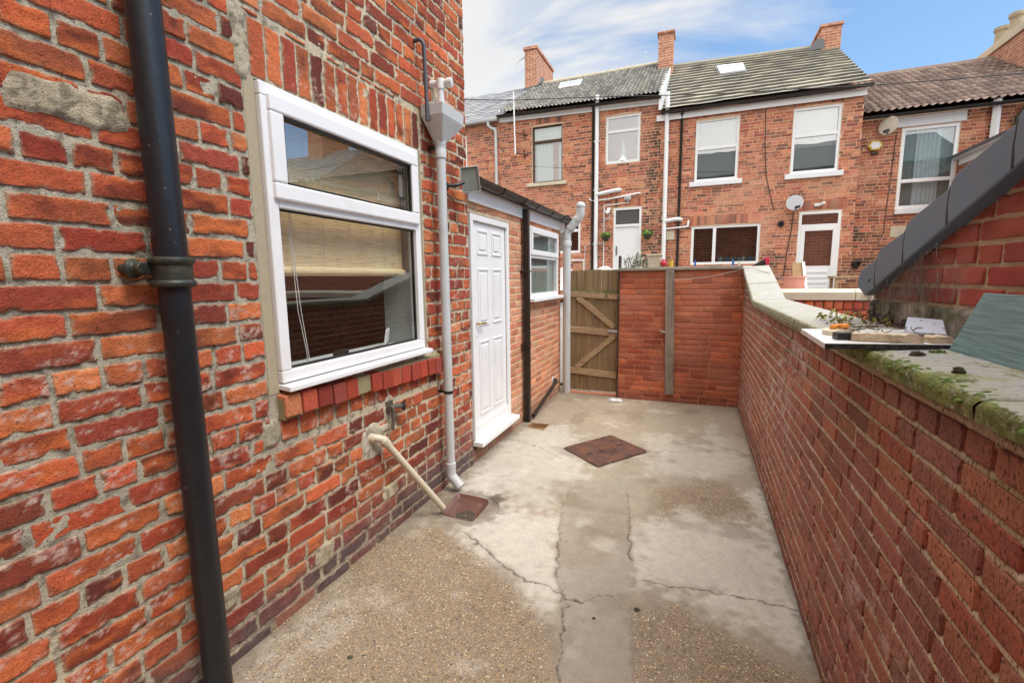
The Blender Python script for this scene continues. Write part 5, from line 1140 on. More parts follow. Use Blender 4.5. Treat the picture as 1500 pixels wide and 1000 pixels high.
def facade(parent, x0, x1, z0, z1, y, holes, lints, seed, soot=(), pal=PAL_F, mort=lin(212, 178, 148), name='wall'):
    lh = [(min(l[0] for l in L_), min(l[1] for l in L_), max(l[2] for l in L_), max(l[3] for l in L_)-.02) for L_ in lints]
    br = layout(x0, z0, x1, z1, FC, .228, .0135, 'egw', .05, list(holes)+lh, seed)
    for L_ in lints: br += [(*l[:4], .004) for l in L_]
    return brick_mesh(name, M['brick_far'], parent, (0, y, 0), (1, 0, 0), (0, 0, 1), (0, -1, 0), br, pal, mort, (x0, z0, x1, z1), holes, detail=False, hf=.004, tilt=.001, wash=.16, tone=(.90, .93, .88), colf=far_col(soot), mres=.06, mamp=.001)
def far_window(parent, y, x0, z0, x1, z1, bars=(), fw=.065, mat='upvc_far', glass='glass_far', behind=None, sill=None, vbars=(), recess=.06, sillmat='sill_white'):
    b = MB(); yb = y+recess
    b.frame((x0, yb, z0), (1, 0, 0), (0, 0, 1), (0, -1, 0), x1-x0, z1-z0, fw, .05)
    for zb in bars: b.box(x0+fw, yb-.055, zb-.04, x1-fw, yb, zb+.04)
    for xb in vbars: b.box(xb-.04, yb-.052, z0+fw, xb+.04, yb, z1-fw)
    w = b.build('window', M[mat], parent, bevel=.008)
    b = MB(); b.box(x0+fw*.9, yb-.022, z0+fw*.9, x1-fw*.9, yb-.018, z1-fw*.9); b.build('pane', M[glass], w)
    b = MB(); b.frame((x0-.0, y-.001, z0), (1, 0, 0), (0, 0, 1), (0, 1, 0), x1-x0, z1-z0, .006, recess+.1); b.build('reveal', M['cream_stone'], w)
    b = MB(); b.add([(x0, y+.2, z0), (x1, y+.2, z0), (x1, y+.2, z1), (x0, y+.2, z1)], [(0, 1, 2, 3)]); b.build('room_interior', M['dark'], w)
    if behind:
        for (a0, c0_, a1, c1_, mm, wave) in behind:
            nx = max(2, int((a1-a0)/.012)); xs_ = np.linspace(a0, a1, nx+1); zs_ = np.array([c0_, (c0_+c1_)/2, c1_]); X, Z_ = np.meshgrid(xs_, zs_)
            Y = y+.12+wave*np.sin(X*2*np.pi/.085+.7*np.sin(X*9))
            ii = np.arange(X.size).reshape(X.shape); fc = np.stack([ii[:-1, :-1], ii[:-1, 1:], ii[1:, 1:], ii[1:, :-1]], -1).reshape(-1, 4)
            link('curtain', np_mesh('curtain', np.stack([X, Y, Z_], -1).reshape(-1, 3), fc, None, True), M[mm], w)
    if sill:
        b = MB(); b.box(sill[0], y-.07, sill[1], sill[2], y+.07, sill[3]); b.build('window_sill', M[sillmat], w, bevel=.008)
    return w
def gutter(parent, x0, x1, y, za, zb, mat='black_plastic', r=.06):
    b = MB(); dz = zb-za
    pr = [(y-r*math.cos(a), -r*math.sin(a)) for a in np.linspace(0, math.pi, 8)]
    vs = [(x0, p[0], za+p[1]) for p in pr]+[(x1, p[0], zb+p[1]) for p in pr]; n = len(pr)
    b.add(vs, [tuple(range(n)), tuple(range(2*n-1, n-1, -1))]+[(i, i+1, n+i+1, n+i) for i in range(n-1)]+[(n-1, 0, n, 2*n-1)])
    return b.build('gutter', M[mat], parent, smooth=40)
def fascia(parent, x0, x1, y, za, zb, h=.16, mat='upvc_far'):
    b = MB(); b.hexa([(x0, y, za-h), (x1, y, zb-h), (x1, y+.03, zb-h), (x0, y+.03, za-h)], [(x0, y, za), (x1, y, zb), (x1, y+.03, zb), (x0, y+.03, za)]); return b.build('fascia', M[mat], parent)
def body(parent, x0, x1, ye, ze, yr, zr, yb=20.7):
    b = MB(); b.extr([(x0, ye+.26, .8), (x0, yb, .8), (x0, yb, ze-.15), (x0, yr, zr-.14), (x0, ye+.26, ze-.02)], (x1-x0, 0, 0)); b.build('gable_wall', M['bodyb'], parent)
def skylight(parent, q, n):
    q = [Vector(p) for p in q]; n = Vector(n).normalized(); b = MB()
    c = sum(q, Vector())/4; inn = [c+(p-c)*.8 for p in q]
    for i in range(4):
        j = (i+1) % 4; b.hexa([q[i], q[j], inn[j], inn[i]], [q[i]+n*.11, q[j]+n*.11, inn[j]+n*.11, inn[i]+n*.11])
    s = b.build('skylight', M['upvc_far'], parent); b = MB(); b.extr([p+n*.09 for p in inn], tuple(n*.01)); b.build('pane', paint('sky_pane', (.22, .28, .34), .1, var=.02), s)
    b = MB(); o_ = [c+(p-c)*1.16 for p in q]; b.extr([p+n*.05 for p in o_], tuple(n*.012)); b.build('flashing', M['lead'], s)
def stack(parent, x0, x1, y0, y1, z0, z1, cap=.12, pots=(), capm='stack'):
    b = MB(); b.box(x0, y0, z0, x1, y1, z1-cap); s = b.build('chimney', M['stack'], parent, bevel=.01)
    b = MB(); b.box(x0-.04, y0-.04, z1-cap+.002, x1+.04, y1+.04, z1); b.build('chimney_cap', M[capm], s, bevel=.015)
    for (px, py, r, h) in pots:
        b = MB(); b.lathe([(r*.9, 0), (r*1.05, .03), (r*.85, .06), (r*.8, h*.8), (r, h*.86), (r, h), (r*.75, h), (r*.7, h*.5)], (px, py, z1), n=16); b.build('chimney_pot', paint('buff_pot', lin(176, 164, 140), .9, var=.25, vs=8, dirt=lin(90, 84, 72), dirta=.5, ds=6), s, smooth=40)
    b = MB(); b.box(x0-.10, y0-.12, z0-.0, x1+.10, y1+.1, z0+.01)
    return s
slate_pal = [lin(150, 150, 154), lin(140, 142, 148), lin(160, 158, 158), lin(132, 132, 138)]
pan_pal = [lin(156, 152, 144), lin(142, 140, 134), lin(166, 162, 152), lin(130, 128, 124)]
flat_pal = [lin(158, 152, 138), lin(146, 142, 130), lin(168, 162, 146), lin(136, 132, 122)]
brn_pal = [lin(146, 124, 114), lin(132, 112, 104), lin(156, 136, 124), lin(120, 102, 96)]
YR = 17.1
# ---- house with the slate roof (far left)
h1 = T('terraced_house', 'terraced house with smooth grey slate roof at the left end of the row', 'house', (-9, FY, .9), 'terraced houses behind the yard')
facade(h1, -13, -5.72, 2.2, 6.36, FY, [(-8.1, 4.75, -6.86, 6.07)], [lintel(-8.1, -6.86, 6.075)], 61)
far_window(h1, FY, -8.1, 4.75, -6.86, 6.07, bars=(5.65,), behind=[(-8.05, 4.8, -7.5, 6.0, 'curtain', .015)], sill=(-8.2, 4.64, -6.78, 4.75))
tile_roof('roof', h1, (-13, 13.36, 6.36), (-5.70, 13.36, 6.40), (-13, YR, 8.72), (-5.70, YR, 8.63), 30, 18, 'flat', slate_pal, 3, step=.012)
gutter(h1, -13, -5.74, 13.33, 6.36, 6.38, 'grey_pipe', .055); body(h1, -13, -5.73, 13.4, 6.3, YR, 8.66)
t = T('swan_neck_downpipe', 'grey downpipe with a swan neck at the edge of the slate roofed house', 'downpipe', (-5.95, 13.4, 3))
b = MB(); b.tube([(-6.05, 13.33, 6.33), (-6.05, 13.34, 6.24), (-5.98, 13.38, 6.16), (-5.86, 13.42, 6.12), (-5.84, 13.43, 6.02), (-5.84, 13.43, 2.2)], .045, 10); b.build('pipe', M['grey_pipe'], t, smooth=50)
# ---- house two (pantiles)
h2 = T('terraced_house', 'terraced house with wavy grey pantile roof, brown framed window and white back door', 'house', (-3.4, FY, .9), 'terraced houses behind the yard')
W1 = (-4.705, 4.45, -3.768, 6.065); W2 = (-2.522, 4.785, -1.592, 6.041); D2 = (-2.275, 1.25, -1.508, 3.572); K2 = (-4.3, 2.377, -3.228, 3.39)
facade(h2, -5.715, -1.06, 1.0, 6.40, FY, [W1, W2, D2, K2], [lintel(W1[0]-.04, W1[2]+.04, W1[3]+.01), lintel(W2[0]-.04, W2[2]+.04, W2[3]+.01, rise=.05), lintel(D2[0]-.06, D2[2]+.06, D2[3]+.01)], 62,
       [(-1.22, 2.3, .16, .9), (-1.3, 3.7, .16, .7), (-1.15, 5.2, .25, .6), (-1.2, 4.4, .12, .6)])
far_window(h2, FY, *W1, bars=(5.62,), fw=.05, mat='twig', recess=.11, glass='glass', behind=[(W1[0]+.1, W1[1]+.03, W1[0]+.62, W1[3]-.5, 'curtain', .025), (W1[2]-.14, W1[1]+.03, W1[2]-.04, W1[3]-.5, 'curtain', .02), (W1[0]+.05, W1[3]-.42, W1[2]-.05, W1[3]-.05, 'curtain', .0)], sill=(-4.86, 4.355, -3.65, 4.448), sillmat='cream_stone')
far_window(h2, FY, *W2, bars=(5.63,), behind=None)
far_window(h2, FY, *K2, bars=(3.02,), glass='glass_dark')
b = MB(); x0, z0, x1, z1 = D2; yb = FY+.05
b.frame((x0, yb, z0), (1, 0, 0), (0, 0, 1), (0, -1, 0), x1-x0, z1-z0, .06, .05); b.box(x0+.06, yb-.05, 3.05, x1-.06, yb, 3.12); dr = b.build('door', M['upvc_far'], h2, bevel=.006)
b = MB(); b.box(x0+.06, yb-.02, z0, x1-.06, yb, 3.05); b.build('door_leaf', M['upvc_far'], dr)
b = MB(); b.box(x0+.06, yb-.02, 3.12, x1-.06, yb-.015, z1-.06); b.build('fanlight', paint('frosted_dark', (.10, .10, .10), .12), dr)
b = MB(); b.box(x0+.085, yb-.045, 2.28, x0+.11, yb-.018, 2.52); b.build('handle', M['lead'], dr)
tile_roof('roof', h2, (-5.74, 13.34, 6.50), (-1.06, 13.34, 6.36), (-5.74, YR, 8.64), (-1.06, YR, 8.65), 40, 14, 'pan', pan_pal, 5, .036, .06)
b = MB(); 
for i in range(11):
    xa, xb = -5.72+i*.425, -5.72+(i+1)*.425-.01; b.tube([(xa, YR, 8.63), (xb, YR, 8.635)], .11, 10)
b.build('ridge_tile', paint('ridge_clay', lin(170, 160, 138), .9, var=.2, vs=5), h2, smooth=40)
gutter(h2, -5.74, -1.06, 13.31, 6.46, 6.32); fascia(h2, -5.74, -1.06, 13.44, 6.42, 6.285, .12); body(h2, -5.72, -1.06, 13.4, 6.4, YR, 8.64)
skylight(h2, [(-4.62, 16.36, 8.19), (-3.86, 16.36, 8.19), (-3.78, 15.58, 7.73), (-4.48, 15.58, 7.73)], (0, -.5, .86))
stack(h2, -6.06, -5.62, 16.65, 18.7, 7.6, 9.82)
b = MB(); b.extr([(-6.12, 16.55, 8.25), (-5.5, 16.5, 8.42), (-5.48, 17.15, 8.80), (-5.52, 17.15, 8.95), (-6.1, 16.62, 8.45)], (0, .02, 0)); b.build('flashing', M['lead'], h2)
stack(h2, -1.42, -.98, 16.2, 16.75, 7.2, 9.22, .08)
# ---- house three (flat tiles)
h3 = T('terraced_house', 'terraced house with flat ribbed tile roof, white windows and half glazed back door', 'house', (1.2, FY, .9), 'terraced houses behind the yard')
W3 = (-.186, 4.10, .847, 5.65); W4 = (2.012, 4.098, 3.006, 5.62); K3 = (-.20, 1.95, 1.443, 2.96); D3 = (2.277, 1.15, 3.16, 3.178)
facade(h3, -1.058, 3.42, 1.0, 5.86, FY, [W3, W4, K3, D3], [lintel(W3[0]-.03, W3[2]+.03, W3[3]+.01), lintel(W4[0]-.03, W4[2]+.03, W4[3]+.01), lintel(K3[0]-.05, K3[2]+.05, K3[3]+.01, rise=.02), lintel(D3[0]-.03, D3[2]+.1, D3[3]+.01)], 63, [(1.7, 2.0, .3, .3), (3.3, 1.6, .25, .3), (-.98, 3.0, .1, 1.2)])
far_window(h3, FY, *W3, bars=(4.93,), behind=[(W3[0]+.05, W3[1]+.05, W3[2]-.05, W3[1]+.78, 'blindgrey', .0), (W3[0]+.05, W3[1]+.8, W3[2]-.05, W3[3]-.05, 'curtain', .003)], sill=(-.30, 3.98, .955, 4.10))
far_window(h3, FY, *W4, bars=(4.98,), behind=[(W4[0]+.05, W4[1]+.05, W4[2]-.05, W4[1]+.6, 'blindgrey', .0), (W4[0]+.05, W4[1]+.62, W4[2]-.05, W4[3]-.05, 'curtain', .003)], sill=(1.90, 3.975, 3.115, 4.096))
far_window(h3, FY, *K3, vbars=(.37,), glass='glass_dark')
x0, z0, x1, z1 = D3; b = MB(); b.frame((x0, yb, z0), (1, 0, 0), (0, 0, 1), (0, -1, 0), x1-x0, z1-z0, .065, .05); b.box(x0+.065, yb-.05, 2.80, x1-.065, yb, 2.87); dr = b.build('door', M['upvc_far'], h3, bevel=.006)
b = MB(); b.frame((x0+.065, yb-.005, z0), (1, 0, 0), (0, 0, 1), (0, -1, 0), x1-x0-.13, 2.80-z0, .085, .05); b.box(x0+.15, yb-.045, z0+.08, x1-.15, yb-.01, 1.86)
for k in range(4): b.box(x0+.2, yb-.055, 1.30+k*.13, x1-.2, yb-.044, 1.36+k*.13)
b.build('door_leaf', M['upvc_far'], dr, bevel=.004)
b = MB(); b.box(x0+.145, yb-.03, 1.85, x1-.145, yb-.026, 2.72); b.box(x0+.06, yb-.03, 2.865, x1-.06, yb-.026, z1-.06); b.build('pane', M['glass_far'], dr)
b = MB(); b.add([(x0, FY+.2, z0), (x1, FY+.2, z0), (x1, FY+.2, z1), (x0, FY+.2, z1)], [(0, 1, 2, 3)]); b.build('room_interior', paint('warm_interior', (.20, .13, .06), .9, var=.4, vs=2), dr)
tile_roof('roof', h3, (-1.05, 13.34, 5.96), (3.50, 13.34, 5.945), (-1.05, YR, 8.48), (3.50, YR, 8.31), 16, 15, 'flat', flat_pal, 7, step=.05)
b = MB(); b.tube([(-1.05, YR, 8.49), (1.2, YR, 8.40), (3.50, YR, 8.32)], .09, 8); b.build('ridge_tile', paint('ridge_grey', lin(150, 146, 134), .9, var=.2, vs=5), h3, smooth=40)
gutter(h3, -1.05, 3.52, 13.31, 5.93, 5.90); fascia(h3, -1.17, 3.44, 13.42, 5.88, 5.855, .15); body(h3, -1.055, 3.41, 13.4, 5.9, YR, 8.4)
b = MB(); b.hexa([(-1.12, 13.32, 5.98), (-1.03, 13.32, 5.98), (-1.03, 16.3, 7.98), (-1.12, 16.3, 7.98)], [(-1.12, 13.32, 6.40), (-1.03, 13.32, 6.40), (-1.03, 16.3, 8.18), (-1.12, 16.3, 8.18)]); b.build('parapet_board', M['upvc_far'], h3)
skylight(h3, [(.30, 16.2, 7.84), (1.0, 16.2, 7.80), (1.03, 15.5, 7.34), (.40, 15.5, 7.35)], (0, -.52, .85))
stack(h3, 3.06, 3.56, 16.75, 18.7, 7.2, 8.80, .09)
b = MB(); b.extr([(2.72, 16.65, 8.12), (3.15, 16.6, 8.10), (3.12, 16.65, 8.36), (2.95, 16.68, 8.42)], (0, .02, 0)); b.build('flashing', M['lead'], h3)
# ---- house four (brown double roman)
F4 = 13.75
h4 = T('terraced_house', 'lower terraced house with brown wavy tile roof and big clay chimney pots', 'house', (6, F4, .9), 'terraced houses behind the yard')
W5 = (4.262, 3.15, 5.315, 4.97)
facade(h4, 3.425, 9.2, 1.0, 5.24, F4, [W5], [], 64, [(3.7, 1.9, .3, .25), (3.5, 2.6, .3, .4)], pal=[p*.86 for p in PAL_F])
far_window(h4, F4, *W5, bars=(3.78,), fw=.075, glass='glass_w5', behind=[(4.32, 3.2, 4.58, 4.9, 'blindgrey', .004), (4.58, 3.2, 5.05, 4.9, 'curtain', .02), (5.05, 3.2, 5.27, 4.9, 'blindgrey', .004)], sill=(4.25, 3.03, 5.33, 3.15))
b = MB(); b.box(4.12, F4-.03, 4.985, 5.40, F4+.1, 5.20); b.build('lintel', M['sill_white'], h4, bevel=.01)
b = MB(); b.box(4.22, F4-.02, 2.50, 5.5, F4+.1, 2.76); b.build('stone_band', M['cream_stone'], h4, bevel=.008)
tile_roof('roof', h4, (3.42, 13.58, 5.29), (9.3, 13.58, 5.29), (3.42, YR, 7.28), (9.3, YR, 7.28), 40, 13, 'pan', brn_pal, 9, .036, .06)
b = MB(); b.tube([(3.42, YR, 7.28), (9.3, YR, 7.28)], .10, 8); b.build('ridge_tile', paint('ridge_brown', lin(130, 112, 104), .9, var=.2, vs=5), h4, smooth=40)
gutter(h4, 3.44, 9.3, 13.55, 5.25, 5.25); body(h4, 3.43, 9.2, 13.9, 5.3, YR, 7.26)
stack(h4, 7.12, 8.2, 15.2, 17.9, 6.0, 7.66, .20, [(7.42, 17.5, .17, .55), (7.45, 16.9, .18, .62), (7.45, 16.2, .18, .66), (7.45, 15.55, .18, .6), (7.9, 17.2, .16, .6)], 'cream_stone')
# offshoot with lean-to roof
b = MB(); b.box(5.37, 11.8, .8, 8.6, F4-.005, 4.16); b.build('offshoot_wall', M['bodyb'], h4)
b = MB(); b.hexa([(5.20, 11.7, 4.19), (8.6, 11.7, 4.9), (8.6, F4-.01, 4.9), (5.20, F4-.01, 4.19)], [(5.20, 11.7, 4.25), (8.6, 11.7, 4.96), (8.6, F4-.01, 4.96), (5.20, F4-.01, 4.25)]); b.build('offshoot_roof', M['lead'], h4)
b = MB(); b.box(5.34, 11.75, 4.03, 5.366, F4-.02, 4.19); b.build('fascia', M['upvc_far'], h4)
b = MB(); b.tube([(5.27, 11.7, 4.20), (5.27, F4-.06, 4.20)], .05, 10); b.build('gutter', M['grey_pipe'], h4, smooth=40)
# ---- terrace continuing to the right, and the back of the row behind the camera (seen mirrored in the panes)
h5 = T('terraced_house', 'terraced house at the end of the row with plain brick back and grey tiles', 'house', (13, F4, .9), 'terraced houses behind the yard')
b = MB(); b.extr([(9.4, 13.7, .8), (9.4, 20.7, .8), (9.4, 20.7, 5.2), (9.4, 17.1, 7.2), (9.4, 13.7, 5.2)], (12, 0, 0)); b.build('wall', M['bodyb'], h5)
tile_roof('roof', h5, (9.35, 13.5, 5.25), (21.5, 13.5, 5.25), (9.35, YR, 7.3), (21.5, YR, 7.3), 50, 12, 'pan', slate_pal, 19)
stack(h5, 11.6, 12.4, 16.2, 17.9, 6.4, 8.3, .2, [(12, 16.5, .17, .6), (12, 17.1, .17, .7), (12, 17.7, .17, .5)])
rb = T('rear_house', 'tall brick house with dark slate roof mirrored in the far upper windows', 'house', (-1, -8, 0))
b = MB(); b.extr([(-9, -5.6, 0), (-9, -13, 0), (-9, -13, 7.8), (-9, -9.3, 10.0), (-9, -5.6, 7.8)], (22, 0, 0)); b.build('wall', M['bodyb'], rb)
b = MB(); b.hexa([(-9.1, -5.4, 7.76), (13.1, -5.4, 7.76), (13.1, -9.3, 10.02), (-9.1, -9.3, 10.02)], [(-9.1, -5.4, 7.86), (13.1, -5.4, 7.86), (13.1, -9.3, 10.12), (-9.1, -9.3, 10.12)]); b.build('roof', paint('rear_slate', (.10, .105, .115), .7, var=.35, vs=4, bump=.3, bs=6), rb)

# ---- pipes and fittings on the terrace
def pipe(name, label, cat, pts, r, mat, y=None, group=None, extra=None, n=10):
    t = T(name, label, cat, pts[0], group); b = MB(); b.tube(pts, r, n); b.build('pipe', M[mat], t, smooth=50)
    if extra: extra(t)
    return t
def brk(x, zs, y=FY):
    def f(t):
        for z in zs:
            b = MB(); b.box(x-.075, y-.13, z-.02, x+.075, y, z+.02); b.build('bracket', M['grey_pipe'], t)
    return f
pipe('soil_stack', 'white soil stack left of the white fanlight door on the terrace', 'soil pipe', [(-2.757, FY-.09, 1.0), (-2.757, FY-.09, 6.62)], .056, 'upvc_far', extra=brk(-2.757, (4.1, 5.4, 2.6)))
pipe('soil_stack', 'white soil stack at the joint between pantile and flat tiled houses', 'soil pipe', [(-.89, FY-.09, 1.0), (-.905, FY-.09, 6.42)], .056, 'upvc_far', extra=brk(-.9, (3.2, 5.2)))
pipe('black_downpipe', 'thin black downpipe tight against the white stack left of the fanlight door', 'downpipe', [(-2.87, FY-.05, 1.0), (-2.87, FY-.05, 6.3), (-2.87, FY-.16, 6.42)], .036, 'black_plastic')
pipe('black_downpipe', 'thin black downpipe left of the flat tiled house windows', 'downpipe', [(-.535, FY-.05, 1.0), (-.535, FY-.05, 5.8), (-.535, FY-.16, 5.9)], .034, 'black_plastic')
pipe('branch_pipe', 'fat grey branch pipe running right from the white stack above the fanlight door', 'pipe', [(-2.757, FY-.1, 3.97), (-2.25, FY-.1, 4.04), (-2.12, FY-.06, 4.06), (-2.10, FY+.02, 4.06)], .052, 'white_pipe')
pipe('thin_waste', 'thin white waste pipe above the fanlight door ending right of its lamp', 'pipe', [(-2.95, FY+.01, 3.90), (-2.95, FY-.05, 3.86), (-2.88, FY-.06, 3.81), (-2.4, FY-.06, 3.83), (-1.62, FY-.05, 3.93), (-1.55, FY+.01, 3.93)], .022, 'upvc_far', n=8)
pipe('branch_pipe', 'short grey elbow pipe beside the stack at the house joint', 'pipe', [(-.9, FY-.1, 3.13), (-.62, FY-.1, 3.17), (-.52, FY-.07, 3.17), (-.47, FY+.02, 3.16)], .05, 'white_pipe')
pipe('thin_waste', 'thin white waste pipe crossing the black downpipe of the flat tiled house', 'pipe', [(-.86, FY-.07, 2.93), (-.32, FY-.08, 2.96), (-.29, FY-.06, 2.99), (-.285, FY-.05, 3.1), (-.285, FY+.01, 3.12)], .022, 'upvc_far', n=8)
pipe('conduit', 'white conduit bent round the top of the fanlight door', 'conduit', [(-2.54, FY-.02, 1.4), (-2.54, FY-.02, 3.66), (-1.87, FY-.02, 3.70), (-1.87, FY-.02, 3.78)], .018, 'upvc_far', n=6)
pipe('conduit', 'white conduit below the small kitchen window behind the soil pipe bend', 'conduit', [(-3.62, FY-.02, 1.7), (-3.62, FY-.02, 2.15), (-3.12, FY-.02, 2.15), (-3.10, FY-.02, 1.6)], .028, 'upvc_far', n=6)
pipe('telephone_cable', 'white cable looping across the brickwork left of the fanlight door', 'cable', [(-3.10, FY-.01, 1.9), (-3.08, FY-.012, 2.55), (-2.95, FY-.012, 2.62), (-2.56, FY-.012, 2.62)], .010, 'upvc_far', n=5)
t = T('door_lamp', 'small grey bulkhead lamp above the fanlight door', 'lamp', (-1.88, FY, 3.82)); b = MB(); b.box(-1.98, FY-.1, 3.76, -1.80, FY, 3.90); b.build('housing', M['grey_pipe'], t, bevel=.02); b = MB(); b.box(-1.96, FY-.12, 3.775, -1.82, FY-.1, 3.86); b.build('diffuser', M['steel'], t, bevel=.01)
t = T('security_camera', 'small white security camera left of the fanlight door', 'camera', (-2.42, FY, 3.5)); b = MB(); b.box(-2.46, FY-.03, 3.52, -2.36, FY, 3.60); b.tube([(-2.41, FY-.03, 3.55), (-2.40, FY-.09, 3.50)], .02, 8); b.obox((-2.42, FY-.12, 3.47), (.04, 0, .02), (0, .08, 0), (-.02, 0, .04)); b.build('body', M['upvc_far'], t); b = MB(); b.tube([(-2.40, FY-.02, 3.5), (-2.39, FY-.02, 3.30), (-2.54, FY-.02, 3.28)], .012, 6); b.build('lead', M['upvc_far'], t)
for (x, z, lab) in ((-2.456, 2.80, 'green hanging basket on the left of the fanlight door'), (-1.325, 2.80, 'green hanging basket on the right of the fanlight door')):
    t = T('hanging_basket', lab, 'hanging basket', (x, FY-.18, z), 'hanging baskets flanking the fanlight door')
    b = MB(); b.lathe([(.04, -.14), (.10, -.08), (.125, 0), (.11, 0)], (x, FY-.18, z), n=14); b.build('basket', paint('basket_liner', (.05, .055, .03), .9, var=.4, vs=20), t, smooth=50)
    clump('foliage', M['leaf'], t, (x, FY-.18, z), (.17, .15, .12), 170, int(x*-10), leaf=.03)
    b = MB(); b.tube([(x, FY+.01, z+.45), (x, FY-.02, z+.47), (x, FY-.18, z+.40)], .01, 5); b.tube([(x, FY-.18, z+.40), (x-.11, FY-.18, z)], .004, 4); b.tube([(x, FY-.18, z+.40), (x+.11, FY-.18, z)], .004, 4); b.build('bracket', M['cable'], t)
t = T('vent_plate', 'square cream vent plate between the stack and the thin black downpipe', 'vent', (-.7, FY, 2.75)); b = MB(); b.box(-.835, FY-.02, 2.64, -.625, FY, 2.88); b.build('plate', M['cream_stone'], t, bevel=.004)
t = T('air_vent', 'round black air vent left of the half glazed door', 'vent', (1.89, FY, 2.92)); b = MB(); b.lathe([(.075, 0), (.075, .05), (.05, .06), (.045, .02), (0, .02)], (1.89, FY, 2.92), axis=(0, -1, 0), n=18); b.build('cowl', M['black_plastic'], t, smooth=40)
t = T('air_vent', 'round black air vent low on the wall right of the half glazed door', 'vent', (3.56, F4, 1.92)); b = MB(); b.lathe([(.085, 0), (.085, .06), (.06, .07), (.05, .02), (0, .02)], (3.60, F4, 1.90), axis=(0, -1, 0), n=18); b.build('cowl', M['black_plastic'], t, smooth=40)
def sat(label, x, y, z, r, mat, face, wy):
    t = T('satellite_dish', label, 'satellite dish', (x, y, z), 'satellite dishes on the terrace'); n_ = Vector(face).normalized(); c = Vector((x, y, z))
    b = MB(); b.lathe([(r, .05), (r*.75, .028), (r*.4, .008), (0, 0), (r*.4, -.004), (r*.75, .016), (r*1.0, .044)], c, axis=n_, n=26); b.build('reflector', M[mat], t, smooth=50)
    b = MB(); b.tube([c-n_*.01, c-n_*.08, (x+.02, wy, z-.08)], .02, 8); b.tube([c+Vector((0, 0, -r*.9)), c+n_*(r*1.2)+Vector((.04, 0, -r*.95))], .012, 6); b.obox(c+n_*(r*1.25)+Vector((.06, 0, -r*.85)), (.05, 0, .01), (0, .04, 0), (0, 0, .03)); b.build('arm', M['cable'], t); return t
sat('round pale grey satellite dish beside the half glazed door', 2.13, FY-.2, 3.38, .185, 'dish', (-.15, -1, .15), FY)
sat('stained cream satellite dish left of the cream lintel window', 3.96, F4-.2, 5.0, .20, 'dish_old', (-.75, -.8, .1), F4)
t = T('alarm_box', 'yellow and white hexagonal alarm box below the stained satellite dish', 'alarm box', (3.76, F4, 4.63))
def hexp(r, y): return [(3.76+r*.92*math.cos(a), y, 4.63+r*math.sin(a)*.76) for a in [k*math.pi/3 for k in range(6)]]
b = MB(); b.extr(hexp(.165, F4-.07), (0, .07, 0)); b.build('casing', M['bell'], t, bevel=.02); b = MB(); b.extr(hexp(.115, F4-.078), (0, .008, 0)); b.build('front_plate', M['bell_w'], t, bevel=.004); b = MB(); b.box(3.69, F4-.08, 4.44, 3.83, F4-.01, 4.48); b.build('sounder', M['black_plastic'], t, bevel=.01)
t = T('door_lamp', 'small white lamp on the brick arch over the half glazed door', 'lamp', (2.66, FY, 3.34)); b = MB(); b.box(2.57, FY-.06, 3.29, 2.70, FY, 3.36); b.tube([(2.70, FY-.05, 3.33), (2.78, FY-.1, 3.36)], .035, 8); b.build('housing', M['white_pipe'], t, bevel=.01)
pipe('white_box_pipe', 'square white flue pipe below the brown tiled eaves', 'pipe', [(5.86, F4-.1, 4.3), (5.86, F4-.1, 5.35)], .075, 'upvc_far', n=4)
pipe('rust_downpipe', 'dark mossy downpipe right of the square white flue', 'downpipe', [(6.22, F4-.1, 4.3), (6.22, F4-.1, 4.9), (6.28, F4-.12, 5.02), (6.45, F4-.18, 5.18)], .05, 'cast_moss')
t = T('aerial_mast', 'white aerial mast bracketed to the pantile house wall', 'mast', (-5.16, FY-.25, 5.4)); b = MB(); b.tube([(-5.14, FY-.25, 5.28), (-5.18, FY-.25, 7.02)], .022, 8); b.build('pole', M['upvc_far'], t)
for z in (5.32, 5.88):
    b = MB(); b.tube([(-5.14, FY-.25, z+.05), (-5.12, FY-.2, z), (-4.82, FY+.01, z-.03)], .018, 6); b.tube([(-4.95, FY-.02, z+.14), (-4.92, FY-.02, z-.16)], .014, 5); b.build('bracket', M['twig'], t)
def yagi(label, p, d, l, mast):
    t = T('tv_aerial', label, 'aerial', p, 'television aerials on the roofs'); p = Vector(p); d = Vector(d).normalized(); b = MB(); b.tube([p-d*l/2, p+d*l/2], .012, 5)
    for k in range(7):
        c = p+d*l*(k/6-.5); b.tube([c-Vector((0, .14, .10)), c+Vector((0, .14, .10))], .008, 4)
    b.build('boom', M['steel'], t); b = MB(); b.tube([p, mast], .015, 5); b.build('pole', M['steel'], t)
yagi('spiky television aerial on the left chimney stack', (-6.25, 16.6, 9.38), (-.9, -.1, -.6), .55, (-5.98, 16.7, 9.55))
yagi('thin television aerial rising beyond the pantile ridge', (-2.05, 18, 9.2), (.15, 0, 1), .6, (-2.1, 18, 8.0))
t = T('overhead_cable', 'thin black cable slung across in front of the terrace roofs', 'cable', (0, 10, 5)); b = MB()
pts = [(-8.5, 10, 6.35), (-5.84, 10, 5.83), (-3.9, 10, 5.53), (-2.13, 10, 5.33), (-.69, 10, 5.15), (.67, 10, 4.995), (1.3, 10, 4.945), (2.55, 10, 4.82), (3.65, 10, 4.74), (4.56, 10, 4.69), (7, 10, 4.6)]
b.tube(pts, .009, 6); b.build('cable', M['cable'], t)
pipe('phone_wire', 'thin dark wire running down the brickwork between the white windows', 'cable', [(1.40, FY-.012, 5.8), (1.43, FY-.012, 4.9), (1.5, FY-.012, 4.1), (1.72, FY-.012, 3.25)], .008, 'cable', n=5)
